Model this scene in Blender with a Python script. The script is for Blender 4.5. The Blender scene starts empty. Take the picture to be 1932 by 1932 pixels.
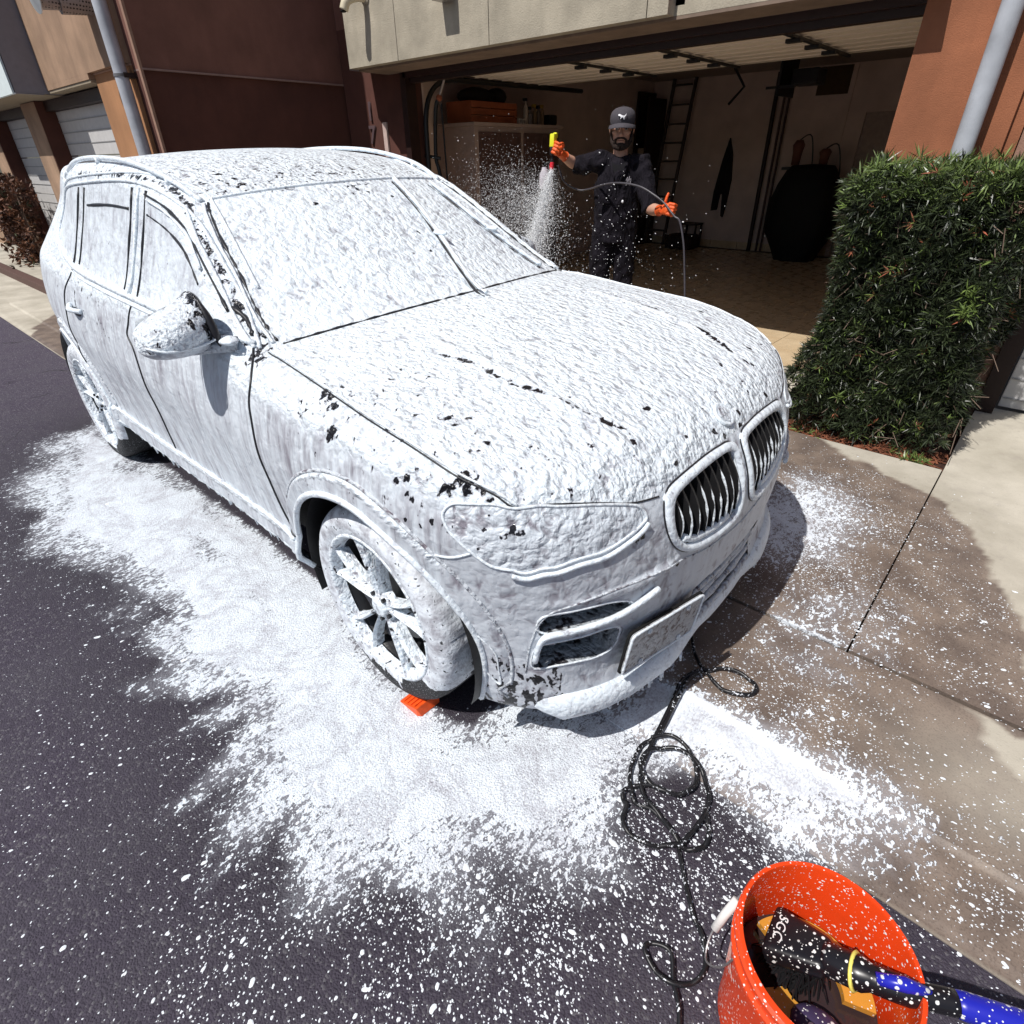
import bpy, bmesh, math, random, json
import numpy as np
from mathutils import Vector, Matrix
from mathutils.kdtree import KDTree
SC = bpy.context.scene
COL = SC.collection
# ------------------------------------------------------------------ camera
cam_d = bpy.data.cameras.new('camera'); cam = bpy.data.objects.new('camera', cam_d); COL.objects.link(cam)
SC.camera = cam
cam_d.sensor_width = 36; cam_d.lens = 36*1062/1932; cam_d.clip_start = .02; cam_d.clip_end = 400
PITCH, ROLL, YAW = .562, .014, -.738
fw = Vector((math.sin(YAW)*math.cos(PITCH), math.cos(YAW)*math.cos(PITCH), -math.sin(PITCH)))
rt = Vector((math.cos(YAW), -math.sin(YAW), 0)); dn = fw.cross(rt)
r2 = rt*math.cos(ROLL)+dn*math.sin(ROLL); d2 = -rt*math.sin(ROLL)+dn*math.cos(ROLL)
M = Matrix((r2, -d2, -fw)).transposed().to_4x4(); M.translation = Vector((1.283, -1.64, 1.62))
cam.matrix_world = M
# ------------------------------------------------------------------ light
SUN = Vector((-.10, -.54, .84)).normalized()
world = bpy.data.worlds.new('World'); SC.world = world; world.use_nodes = True
nt = world.node_tree; bg = nt.nodes['Background']
sky = nt.nodes.new('ShaderNodeTexSky'); sky.sky_type = 'NISHITA'; sky.sun_disc = False
sky.sun_elevation = math.asin(SUN.z); sky.sun_rotation = math.atan2(SUN.x, SUN.y)
sky.altitude = 50; sky.air_density = 1; sky.dust_density = 1.5; sky.ozone_density = 1
nt.links.new(sky.outputs[0], bg.inputs[0]); bg.inputs[1].default_value = .065
sl = bpy.data.lights.new('sun', 'SUN'); sl.energy = 4.3; sl.angle = math.radians(.53); sl.color = (1, .965, .92)
so = bpy.data.objects.new('sun', sl); COL.objects.link(so); so.rotation_euler = SUN.to_track_quat('Z', 'Y').to_euler()
so.location = (0, -8, 12)
SC.view_settings.view_transform = 'Standard'; SC.view_settings.look = 'None'
SC.view_settings.exposure = 0.10; SC.view_settings.gamma = 1
SC.render.engine = 'CYCLES'
SC.cycles.max_bounces = 7; SC.cycles.transparent_max_bounces = 8
random.seed(5); RNG = np.random.default_rng(5)
PI = math.pi
# ------------------------------------------------------------------ helpers
def link(o, parent=None):
    COL.objects.link(o)
    if parent is not None: o.parent = parent
    return o
def tag(o, label=None, cat=None, group=None, kind=None):
    if label: o['label'] = label
    if cat: o['category'] = cat
    if group: o['group'] = group
    if kind: o['kind'] = kind
    return o
def empty(name, loc, label, cat, group=None, rz=0):
    o = bpy.data.objects.new(name, None); link(o); o.location = loc; o.rotation_euler[2] = rz; o.empty_display_size = .1
    return tag(o, label, cat, group)
def mesh_np(name, V, Fs, mat=None, parent=None, smooth=True, attrs=None, off=None):
    """numpy mesh. Fs: (n,4) or (n,3) int array or list of lists"""
    me = bpy.data.meshes.new(name)
    V = np.asarray(V, np.float32)
    if isinstance(Fs, np.ndarray):
        k = Fs.shape[1]; n = len(Fs)
        me.vertices.add(len(V)); me.vertices.foreach_set('co', V.ravel())
        me.loops.add(n*k); me.loops.foreach_set('vertex_index', Fs.astype(np.int32).ravel())
        me.polygons.add(n); me.polygons.foreach_set('loop_start', np.arange(0, n*k, k, dtype=np.int32))
        me.update(calc_edges=True)
    else:
        me.from_pydata([tuple(map(float, v)) for v in V], [], [tuple(map(int, f)) for f in Fs])
    if smooth: me.polygons.foreach_set('use_smooth', np.ones(len(me.polygons), bool))
    if attrs:
        for k, a in attrs.items():
            at = me.attributes.new(k, 'FLOAT', 'POINT'); at.data.foreach_set('value', np.asarray(a, np.float32))
    if mat:
        for m in (mat if isinstance(mat, (list, tuple)) else [mat]): me.materials.append(m)
    o = bpy.data.objects.new(name, me); link(o, parent)
    if off is not None: o.location = off
    return o
class MB:
    """collects simple shapes, builds ONE mesh"""
    def __init__(s): s.v = []; s.f = []
    def add(s, vs, fs):
        b = len(s.v); s.v += [tuple(v) for v in vs]; s.f += [tuple(i+b for i in f) for f in fs]; return s
    def box(s, x0, x1, y0, y1, z0, z1, M=None, bev=0):
        if bev:
            bm = bmesh.new(); bmesh.ops.create_cube(bm, size=1)
            for v in bm.verts: v.co = Vector(((x0+x1)/2+v.co.x*(x1-x0), (y0+y1)/2+v.co.y*(y1-y0), (z0+z1)/2+v.co.z*(z1-z0)))
            bmesh.ops.bevel(bm, geom=bm.edges[:], offset=bev, segments=2, profile=.6, affect='EDGES')
            bm.verts.index_update()
            vs = [M @ v.co if M else v.co.copy() for v in bm.verts]; fs = [[v.index for v in f.verts] for f in bm.faces]; bm.free()
            return s.add(vs, fs)
        vs = [Vector((x, y, z)) for x in (x0, x1) for y in (y0, y1) for z in (z0, z1)]
        if M: vs = [M @ v for v in vs]
        return s.add(vs, [(0, 1, 3, 2), (4, 6, 7, 5), (0, 4, 5, 1), (2, 3, 7, 6), (0, 2, 6, 4), (1, 5, 7, 3)])
    def tube(s, pts, r, n=8, cap=True, closed=False):
        pts = [Vector(p) for p in pts]; m = len(pts)
        rs = r if isinstance(r, (list, tuple, np.ndarray)) else [r]*m
        up = None; vs = []
        for i, p in enumerate(pts):
            a = pts[(i-1) % m] if closed else pts[max(i-1, 0)]; b = pts[(i+1) % m] if closed else pts[min(i+1, m-1)]
            t = (b-a)
            if t.length < 1e-9: t = Vector((0, 0, 1))
            t.normalize()
            if up is None:
                up = Vector((0, 0, 1)) if abs(t.z) < .9 else Vector((1, 0, 0))
            u = (up - t*up.dot(t))
            if u.length < 1e-6: u = t.orthogonal()
            u.normalize(); up = u; w = t.cross(u)
            for k in range(n):
                an = 2*PI*k/n; vs.append(p+(u*math.cos(an)+w*math.sin(an))*rs[i])
        fs = []
        for i in range(m if closed else m-1):
            j = (i+1) % m
            for k in range(n): l = (k+1) % n; fs.append((i*n+k, i*n+l, j*n+l, j*n+k))
        if cap and not closed: fs.append(tuple(range(n))[::-1]); fs.append(tuple((m-1)*n+k for k in range(n)))
        return s.add(vs, fs)
    def cyl(s, p, q, r, r2=None, n=20, cap=True):
        return s.tube([p, q], [r, r if r2 is None else r2], n, cap)
    def lathe(s, prof, M=None, n=48, closed=False):
        vs = []; m = len(prof)
        for k in range(n):
            a = 2*PI*k/n
            for r, z in prof:
                v = Vector((r*math.cos(a), r*math.sin(a), z)); vs.append(M @ v if M else v)
        fs = []
        for k in range(n):
            l = (k+1) % n
            for i in range(m-1 if not closed else m): j = (i+1) % m; fs.append((k*m+i, l*m+i, l*m+j, k*m+j))
        return s.add(vs, fs)
    def ball(s, c, r, n=10, m=7, M=None):
        r = r if isinstance(r, (tuple, list)) else (r, r, r); vs = []; c = Vector(c)
        for i in range(m+1):
            ph = PI*i/m
            for k in range(n):
                a = 2*PI*k/n; v = Vector((r[0]*math.sin(ph)*math.cos(a), r[1]*math.sin(ph)*math.sin(a), r[2]*math.cos(ph)))
                if M: v = M @ v
                vs.append(c+v)
        return s.add(vs, [(i*n+k, (i+1)*n+k, (i+1)*n+(k+1) % n, i*n+(k+1) % n) for i in range(m) for k in range(n)])
    def prism(s, poly, z0, z1, M=None):
        n = len(poly); vs = [Vector((x, y, z)) for z in (z0, z1) for x, y in poly]
        if M: vs = [M @ v for v in vs]
        return s.add(vs, [tuple(range(n))[::-1], tuple(n+i for i in range(n))]+[(i, (i+1) % n, n+(i+1) % n, n+i) for i in range(n)])
    def build(s, name, mat, parent=None, smooth=False, weld=False):
        me = bpy.data.meshes.new(name); me.from_pydata(s.v, [], s.f)
        if weld or smooth:
            bm = bmesh.new(); bm.from_mesh(me)
            if weld: bmesh.ops.remove_doubles(bm, verts=bm.verts, dist=1e-4)
            bmesh.ops.recalc_face_normals(bm, faces=bm.faces); bm.to_mesh(me); bm.free()
        if smooth:
            me.polygons.foreach_set('use_smooth', np.ones(len(me.polygons), bool))
            if smooth == 'auto':
                me.set_sharp_from_angle(angle=math.radians(38))
        me.materials.append(mat); o = bpy.data.objects.new(name, me); return link(o, parent)
def spline(pts, n=8, closed=False):
    P = [Vector(p) for p in pts]; m = len(P); out = []
    for i in range(m if closed else m-1):
        g = (lambda k: P[k % m]) if closed else (lambda k: P[min(max(k, 0), m-1)])
        a, b, c, d = g(i-1), g(i), g(i+1), g(i+2)
        for j in range(n):
            t = j/n; out.append(.5*((2*b)+(c-a)*t+(2*a-5*b+4*c-d)*t*t+(3*b-a-3*c+d)*t**3))
    if not closed: out.append(P[-1])
    return out
# ------------------------------------------------------------------ materials
class NT:
    def __init__(s, name):
        s.m = bpy.data.materials.new(name); s.m.use_nodes = True; s.t = s.m.node_tree; s.b = s.t.nodes['Principled BSDF']; s.out = s.t.nodes['Material Output']
        s.b.inputs['Specular IOR Level'].default_value = .4
    def n(s, typ, ins=None, **kw):
        nd = s.t.nodes.new('ShaderNode'+typ)
        for k, v in kw.items(): setattr(nd, k, v)
        for k, v in (ins or {}).items(): s.set(nd.inputs[k], v)
        return nd
    def set(s, sock, v):
        if hasattr(v, 'is_output') or isinstance(v, bpy.types.NodeSocket): s.t.links.new(v, sock)
        else:
            if isinstance(v, (tuple, list)) and len(v) == 3 and sock.type == 'RGBA': v = (*v, 1)
            sock.default_value = v
    def co(s, scale=(1, 1, 1), rot=(0, 0, 0)):
        tc = s.n('TexCoord'); mp = s.n('Mapping', {'Vector': tc.outputs['Object'], 'Scale': scale, 'Rotation': rot}); return mp.outputs[0]
    def noise(s, scale, vec=None, detail=3, rough=.55, out=0, dist=0):
        return s.n('TexNoise', {'Vector': vec if vec is not None else s.co(), 'Scale': scale, 'Detail': detail, 'Roughness': rough, 'Distortion': dist}).outputs[out]
    def voro(s, scale, vec=None, out=0, feature='F1', rnd=1):
        return s.n('TexVoronoi', {'Vector': vec if vec is not None else s.co(), 'Scale': scale, 'Randomness': rnd}, feature=feature).outputs[out]
    def math(s, op, a, b=0, c=0, clamp=False):
        nd = s.n('Math', operation=op); nd.use_clamp = clamp
        s.set(nd.inputs[0], a); s.set(nd.inputs[1], b); s.set(nd.inputs[2], c); return nd.outputs[0]
    def rng(s, v, a, b, c=0, d=1, smooth=False):
        nd = s.n('MapRange', {'Value': v, 'From Min': a, 'From Max': b, 'To Min': c, 'To Max': d}, interpolation_type='SMOOTHSTEP' if smooth else 'LINEAR'); return nd.outputs[0]
    def mix(s, f, a, b):
        nd = s.n('Mix', data_type='RGBA'); s.set(nd.inputs[0], f); s.set(nd.inputs[6], a); s.set(nd.inputs[7], b); return nd.outputs[2]
    def ramp(s, v, stops):
        nd = s.n('ValToRGB', {'Fac': v}); e = nd.color_ramp.elements
        while len(e) < len(stops): e.new(.5)
        for el, (p, c) in zip(e, stops): el.position = p; el.color = (*c, 1) if len(c) == 3 else c
        return nd.outputs[0]
    def attr(s, name): return s.n('Attribute', attribute_name=name).outputs['Fac']
    def bump(s, h, strength=1, dist=.01, prev=None):
        nd = s.n('Bump', {'Height': h, 'Strength': strength, 'Distance': dist})
        if prev is not None: s.set(nd.inputs['Normal'], prev)
        return nd.outputs[0]
    def fin(s, col=None, rough=None, normal=None, metal=None, **kw):
        if col is not None: s.set(s.b.inputs['Base Color'], col)
        if rough is not None: s.set(s.b.inputs['Roughness'], rough)
        if normal is not None: s.set(s.b.inputs['Normal'], normal)
        if metal is not None: s.set(s.b.inputs['Metallic'], metal)
        for k, v in kw.items(): s.set(s.b.inputs[k.replace('_', ' ')], v)
        return s.m
def simple(name, col, rough=.5, metal=0, var=.12, scale=14, bump=.3, bdist=.002, **kw):
    t = NT(name); c = t.noise(scale, detail=5)
    dk = tuple(x*(1-var) for x in col); lt = tuple(min(1, x*(1+var)) for x in col)
    f = t.noise(scale*9, detail=4)
    return t.fin(t.mix(t.rng(c, .3, .7), dk, lt), t.rng(f, .3, .7, max(rough-.06, .02), rough+.06), t.bump(f, bump, bdist), metal, **kw)
def text_mesh(tc, name, parent, M):
    ob = bpy.data.objects.new(name, tc); COL.objects.link(ob); dg = bpy.context.evaluated_depsgraph_get(); dg.update(); me = bpy.data.meshes.new_from_object(ob.evaluated_get(dg)); bpy.data.objects.remove(ob); o = bpy.data.objects.new(name, me); link(o, parent); o.matrix_basis = M; return o
# ------------------------------------------------------------------ shared materials
def foam_mat(name, under=(.012, .012, .015), base=.0, film=.0, hs=34, lump=52, bstr=1.0, urough=.25, streak=1., dark=(.25, .235, .275), thin0=0.):
    t = NT(name)
    P = t.co()
    thin = t.math('ADD', t.attr('thin'), thin0); flow = t.math('MULTIPLY', t.attr('flow'), streak)
    Pw = t.co(scale=(1, 1, .11)); Pt = t.co(scale=(.84, 1.12, 1.05), rot=(0, 0, .25))
    wrp = t.n('TexNoise', {'Vector': Pt, 'Scale': lump*.45, 'Detail': 2}).outputs['Color']
    Pv = t.n('VectorMath', {0: Pt, 1: t.n('VectorMath', {0: wrp, 'Scale': .035}, operation='SCALE').outputs[0]}, operation='ADD').outputs[0]
    v1 = t.n('TexVoronoi', {'Vector': Pv, 'Scale': lump*.78}).outputs['Distance']; v1 = t.math('MULTIPLY', t.math('MULTIPLY', v1, v1), 1.15)
    v2 = t.n('TexVoronoi', {'Vector': Pv, 'Scale': lump*1.9}).outputs['Distance']; v2 = t.math('MULTIPLY', v2, v2)
    h1 = t.math('SUBTRACT', 1.0, t.math('ADD', t.math('MULTIPLY', v1, .95), t.math('MULTIPLY', v2, .28)))
    h1b = t.noise(lump*.38, Pt, 2, .5, dist=.4); big = t.noise(7, P, 3, .55)
    h1n = t.noise(lump*.9, Pt, 2, .5, dist=.5)
    top = t.math('ADD', t.math('ADD', t.math('MULTIPLY', h1, .30), t.math('MULTIPLY', h1n, .62)), t.math('MULTIPLY', h1b, .80))
    st = t.noise(19, Pw, 3, .55, dist=.5); stf = t.noise(60, Pw, 2, .5)
    side = t.math('ADD', t.math('MULTIPLY', st, .85), t.math('MULTIPLY', stf, .18))
    sidel = t.math('ADD', side, t.math('MULTIPLY', h1b, .35))
    H = t.n('Mix', {0: flow, 2: top, 3: sidel}).outputs[0]
    hn = t.noise(hs, t.co(scale=(1, 1, .55)), 2.2, .5, dist=.8); hn2 = t.noise(hs*2.6, P, 1, .5)
    hh = t.math('ADD', t.math('MULTIPLY', hn, .8), t.math('MULTIPLY', hn2, .25))
    thr = t.math('SUBTRACT', .775, t.math('MULTIPLY', thin, .30))
    d = t.math('SUBTRACT', hh, thr); bare = t.rng(d, -.004, .016, 0, 1, True)
    # greys for froth thin over the dark car, with shade painted into lump valleys
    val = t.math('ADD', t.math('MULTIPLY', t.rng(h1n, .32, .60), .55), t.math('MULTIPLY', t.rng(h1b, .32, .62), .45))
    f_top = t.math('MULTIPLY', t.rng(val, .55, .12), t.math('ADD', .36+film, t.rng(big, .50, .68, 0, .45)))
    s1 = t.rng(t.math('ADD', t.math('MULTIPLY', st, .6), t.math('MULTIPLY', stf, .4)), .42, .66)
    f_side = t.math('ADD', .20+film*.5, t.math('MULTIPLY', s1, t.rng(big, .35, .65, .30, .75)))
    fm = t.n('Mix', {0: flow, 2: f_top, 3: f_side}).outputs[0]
    fm = t.math('ADD', fm, base)
    edge = t.rng(d, -.075, 0.0, 0, .70, True); fm = t.math('MAXIMUM', fm, edge, clamp=True)
    white = (.775, .845, .905); grey = dark  # grey holds the lavender of shaded foam
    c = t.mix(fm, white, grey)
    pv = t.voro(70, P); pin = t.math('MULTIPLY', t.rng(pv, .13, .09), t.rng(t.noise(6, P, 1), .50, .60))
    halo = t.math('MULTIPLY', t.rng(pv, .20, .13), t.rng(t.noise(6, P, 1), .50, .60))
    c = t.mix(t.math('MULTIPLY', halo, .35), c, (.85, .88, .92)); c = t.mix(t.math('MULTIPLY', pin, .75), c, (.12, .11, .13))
    c = t.mix(bare, c, under)
    r = t.rng(bare, 0, 1, .40, urough)
    hgt = t.math('SUBTRACT', H, t.math('ADD', t.math('MULTIPLY', bare, .6), t.math('MULTIPLY', pin, .2)))
    b = t.bump(hgt, bstr, .024); b2 = t.bump(t.noise(260, P, 2), .25, .0015, b)
    return t.fin(c, r, b2, **{'Subsurface_Weight': .55, 'Subsurface_Radius': (1, 1, 1), 'Subsurface_Scale': .006})
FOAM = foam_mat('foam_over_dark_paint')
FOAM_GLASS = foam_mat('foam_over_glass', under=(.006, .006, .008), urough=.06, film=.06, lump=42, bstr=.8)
FOAM_LAMP = foam_mat('foam_over_lamp_lens', under=(.02, .02, .025), film=.35, base=.16, lump=44, hs=40, urough=.05, streak=.15, bstr=.9)
FOAM_THICK = foam_mat('thick_white_foam', lump=70, hs=30, bstr=.32)
FOAM_MIR = foam_mat('foam_on_mirror', lump=80, hs=44, bstr=.7, base=.06, film=.15)
FOAM_THIN = foam_mat('thin_foam_film', base=.34, film=.25, lump=55, hs=26, under=(.05, .045, .055), bstr=.7, dark=(.15, .13, .155))
FOAM_BUMP = foam_mat('smooth_shaded_foam_film_on_bumper', base=.24, film=.26, lump=30, streak=.25, bstr=.5, hs=30)  # added base grey paints the bumper's shade into its foam colour
FOAM_SM = foam_mat('smooth_foam_on_trim', lump=60, bstr=.28, base=.04)
BLACK = simple('black_plastic', (.012, .012, .013), .45)
RUBBER = simple('black_rubber', (.02, .02, .021), .7)
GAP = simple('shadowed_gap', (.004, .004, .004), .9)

# ------------------------------------------------------------------ the car body surface (metres; front axle at x = 0, forward +x, ground z = 0)
def herm(xs, ys):
    xs = np.array(xs, float); ys = np.array(ys, float)
    h = np.diff(xs); d = np.diff(ys)/h
    m = np.zeros_like(ys); m[0] = d[0]; m[-1] = d[-1]
    m[1:-1] = (d[:-1]*h[1:]+d[1:]*h[:-1])/(h[:-1]+h[1:])
    def f(x):
        x = np.clip(x, xs[0], xs[-1]); i = np.clip(np.searchsorted(xs, x, side='right')-1, 0, len(xs)-2)
        t = (x-xs[i])/h[i]; t2 = t*t; t3 = t2*t
        return (2*t3-3*t2+1)*ys[i]+(t3-2*t2+t)*h[i]*m[i]+(-2*t3+3*t2)*ys[i+1]+(t3-t2)*h[i]*m[i+1]
    return f
ZC = herm([-4.2,-3.9,-3.78,-3.68,-3.56,-3.5,-3.1,-2.6,-2.0,-1.5,-1.28,-1.12,-1.0,-.8,-.52,-.42,-.30,0.,.3,.5,.62,.72,.80,.9],
          [.2,.8,1.0,1.12,1.36,1.49,1.565,1.63,1.650,1.605,1.555,1.503,1.445,1.335,1.183,1.142,1.135,1.105,1.055,1.0,.955,.885,.78,.55])
WP = herm([-4.0,-3.86,-3.7,-3.4,-3.0,-2.6,-1.8,-.9,0,.25,.42,.55,.66,.76,.84],
          [.46,.60,.72,.82,.885,.925,.945,.94,.945,.935,.895,.835,.74,.60,.42])
SZ = herm([.1,.22,.30,.36,.45,.55,.68,.80,.90,1.0,1.07,1.12,1.3,1.56,1.8],
          [.93,.955,.965,.962,.962,.972,.988,1.0,.990,.968,.94,.905,.815,.705,.58])
PZ = herm([.1,.2,.27,.34,.46,.58,.66,.76,.86,.93,1.0,1.1],
          [-.035,0.,.0,-.015,.0,.005,-.002,-.02,-.055,-.095,-.17,-.34])
def smax(a, b, k):
    h = np.clip(.5+.5*(a-b)/k, 0, 1); return a*h+b*(1-h)+k*h*(1-h)
def sstep(x): x = np.clip(x, 0, 1); return x*x*(3-2*x)
ACX, ACZ, AR = .03, .385, .425     # wheel arch circle
def BF(P):
    x = P[..., 0]; y = np.abs(P[..., 1]); z = P[..., 2]
    zb = z-np.clip(-(x+.6), 0, 3)*.028
    arch = 0
    for ax in (0., -2.864):
        r = np.hypot(x-ax-ACX, z-ACZ); arch = arch+.014*sstep((AR+.075-r)/.022)*sstep((z-.2)/.2)
    tuck = .10*sstep((.40-z)/.18)*sstep((-.30-x)/.1)*sstep((x+2.55)/.1)
    sillr = .018*sstep((z-.385)/.02)*sstep((.475-z)/.02)*sstep((-.30-x)/.08)*sstep((x+2.5)/.08)
    rt_ = .10*sstep((z-1.12)/.35)*sstep((-2.45-x)/.9)
    side = y-(WP(x)*SZ(zb)+arch-tuck+sillr-rt_)
    fade = sstep((.2-x)/.5)
    sh = .14*(y/.74)**2*fade
    crease = .008*np.exp(-((y-(.43+.05*np.clip(-x, 0, 1)))/.02)**2)*sstep((x+.35)/.3)*sstep((.72-x)/.2)
    top = (z-(ZC(x+sh)-.055*(y/.8)**2.2+crease))*.8
    fx = .80-.20*y**2-.22*y**6+PZ(z)
    fx = fx+.012*sstep((z-.62)/.012)*sstep((.655-z)/.012)*sstep((y-.35)/.1)
    front = x-fx
    rear = (-3.87+.12*y**2+.62*np.clip(z-1.02, 0, 1))-x
    k = .05+.06*np.clip((1.3-z)/.4, 0, 1)
    f = smax(side, top, k); f = smax(f, front, .07); f = smax(f, rear, .08)
    return smax(f, .2-z, .04)
def surf_rays(O, D, tmax=3.):
    lo = np.zeros(len(O)); hi = np.full(len(O), tmax)
    for _ in range(19):
        m = (lo+hi)/2; g = BF(O+D*m[:, None]) < 0
        lo = np.where(g, m, lo); hi = np.where(g, hi, m)
    return O+D*((lo+hi)/2)[:, None]
def from_front(y, z):      # surface point seen from ahead
    y = np.atleast_1d(np.asarray(y, float)); z = np.atleast_1d(np.asarray(z, float))
    O = np.stack([np.full(len(y), .0), y, z], 1); return surf_rays(O, np.tile([1., 0, 0], (len(y), 1)), 1.5)
def from_side(x, z, s=-1):
    x = np.atleast_1d(np.asarray(x, float)); z = np.atleast_1d(np.asarray(z, float))
    O = np.stack([x, np.zeros(len(x)), z], 1); return surf_rays(O, np.tile([0., s, 0], (len(x), 1)), 1.5)
def from_top(x, y):
    x = np.atleast_1d(np.asarray(x, float)); y = np.atleast_1d(np.asarray(y, float))
    O = np.stack([x, y, np.full(len(x), .7)], 1); return surf_rays(O, np.tile([0., 0, 1.], (len(x), 1)), 1.5)
def bnormal(P):
    e = 2e-3; g = np.stack([BF(P+np.array(d)*e)-BF(P-np.array(d)*e) for d in ((1, 0, 0), (0, 1, 0), (0, 0, 1))], 1)
    return g/np.maximum(np.linalg.norm(g, axis=1, keepdims=True), 1e-9)
def inpoly(px, py, poly):
    c = np.zeros(len(px), bool); n = len(poly)
    for i in range(n):
        x1, y1 = poly[i]; x2, y2 = poly[(i+1) % n]
        k = ((y1 > py) != (y2 > py)) & (px < (x2-x1)*(py-y1)/((y2-y1) or 1e-12)+x1); c ^= k
    return c
def mir(pts): return [(x, -y, z) for x, y, z in pts]
# ================================================================== THE CAR
CAR = empty('parked_car', (0, 0, 0), 'dark SUV completely covered in white snow foam, parked half on the driveway', 'car')
HEADL = [(.38,-.90,.88),(.38,-.89,.90),(.40,-.88,.92),(.44,-.85,.92),(.48,-.82,.92),(.52,-.79,.91),(.56,-.74,.91),(.59,-.70,.90),(.64,-.61,.88),(.68,-.52,.85),(.70,-.50,.84),(.71,-.49,.81),(.71,-.51,.80),(.71,-.55,.79),(.68,-.63,.77),(.65,-.70,.77),(.62,-.75,.76),(.60,-.78,.76),(.57,-.81,.75),(.54,-.83,.76),(.50,-.86,.77),(.46,-.88,.80),(.42,-.89,.83),(.40,-.90,.85)]
KID = [(-.42,.82),(-.41,.84),(-.36,.855),(-.25,.865),(-.15,.868),(-.05,.862),(-.02,.85),(-.015,.82),(-.015,.77),(-.02,.71),(-.03,.66),(-.07,.625),(-.16,.615),(-.27,.625),(-.35,.65),(-.40,.69),(-.425,.74),(-.43,.79)]
KIN = [(-.375,.80),(-.34,.822),(-.24,.835),(-.13,.838),(-.07,.832),(-.055,.81),(-.055,.77),(-.06,.71),(-.075,.665),(-.12,.65),(-.24,.655),(-.33,.675),(-.37,.71),(-.385,.755)]
SLU = [(.775,.60),(.70,.61),(.63,.61),(.57,.59),(.55,.555),(.66,.55),(.75,.535),(.78,.535)]      # |y|, z upper intake slot
SLL = [(.775,.49),(.70,.505),(.62,.515),(.575,.49),(.595,.44),(.61,.405),(.72,.405),(.78,.395)]
MIDG = [(.195,.455),(.32,.44),(.48,.42),(.55,.38),(.55,.30),(.42,.262),(.20,.245),(-.20,.245),(-.25,.27),(-.25,.455)]   # y,z lower grille (both sides of centre)
KIN = [(-.222+(a+.222)*1.075, .742+(b-.742)*1.07) for a, b in KIN]
AZ = lambda x, y: np.arctan2(np.abs(y), x+.25)
def headpoly(): return [(float(AZ(x, y)), z) for x, y, z in HEADL]
# --- grid of rays
def phis():
    z = np.arange(.12, 1.12, .0085); a = np.arctan((z-.72)/.93)
    b = np.linspace(a[-1], PI/2, 180)[1:]; return np.concatenate([a, b])
def side_grid(sx):
    ph = phis()
    front = np.linspace(PI/2, 0, 205)[:-1]
    xs1 = np.arange(.05, -1.2, -.0085); xs2 = np.arange(-1.2, -2.9, -.014); rear = np.linspace(0, PI/2, 40)
    O = []; Hd = []
    for th in front: O.append((.05, 0, .72)); Hd.append((math.sin(th), -math.cos(th)))
    for x in np.concatenate([xs1, xs2]): O.append((x, 0, .72)); Hd.append((0, -1))
    for th in rear: O.append((-2.9, 0, .72)); Hd.append((-math.sin(th), -math.cos(th)))
    O = np.array(O, float); Hd = np.array(Hd, float)
    n, m = len(O), len(ph)
    D = np.zeros((n, m, 3)); D[..., 0] = Hd[:, None, 0]*np.cos(ph); D[..., 1] = Hd[:, None, 1]*np.cos(ph); D[..., 2] = np.sin(ph)
    OO = np.repeat(O[:, None], m, 1).reshape(-1, 3); DD = D.reshape(-1, 3)
    P = surf_rays(OO, DD, 2.2)
    N = bnormal(P)
    idx = np.arange(n*m).reshape(n, m)
    Q = np.stack([idx[:-1, :-1], idx[1:, :-1], idx[1:, 1:], idx[:-1, 1:]], -1).reshape(-1, 4)
    return P, N, Q
BP, BN, BQ = side_grid(-1)
# snap to the wheel arch edge
for ax in (0., -2.864):
    x, y, z = BP.T; r = np.hypot(x-ax-ACX, z-ACZ); near = (np.abs(r-AR) < .006) & (y < -.7) & (z < ACZ+AR+.05)
    s = AR/r[near]; BP[near, 0] = ax+ACX+(x[near]-ax-ACX)*s; BP[near, 2] = ACZ+(z[near]-ACZ)*s
X, Y, Z = BP.T; AY = np.abs(Y)
# --- foam attributes per vertex
def bl(v, a, b): return sstep((v-a)/(b-a))
flow = np.clip(1-bl(BN[:, 2], .25, .62), 0, 1)
def dist_poly3(pts, P):
    pts = np.array(spline(pts, 6)); out = np.full(len(P), 9.)
    for a, b in zip(pts[:-1], pts[1:]):
        ab = b-a; t = np.clip(((P-a)@ab)/(ab@ab), 0, 1); out = np.minimum(out, np.linalg.norm(P-a-t[:, None]*ab, axis=1))
    return out
near = lambda cx, cy, cz, r: np.exp(-(((X-cx)**2+(AY-abs(cy))**2+(Z-cz)**2)/r**2))
CRS = [(-.08,-.49,1.09),(.06,-.46,1.08),(.19,-.47,1.06),(.31,-.44,1.04),(.41,-.42,1.02),(.49,-.40,.99),(.55,-.38,.98),(.59,-.38,.96)]
M3 = np.stack([X, Y, Z], 1)
thin = np.full(len(BP), .02)
dc = dist_poly3(CRS, M3); thin = np.maximum(thin, .85*np.exp(-(dc/.013)**2))
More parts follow.
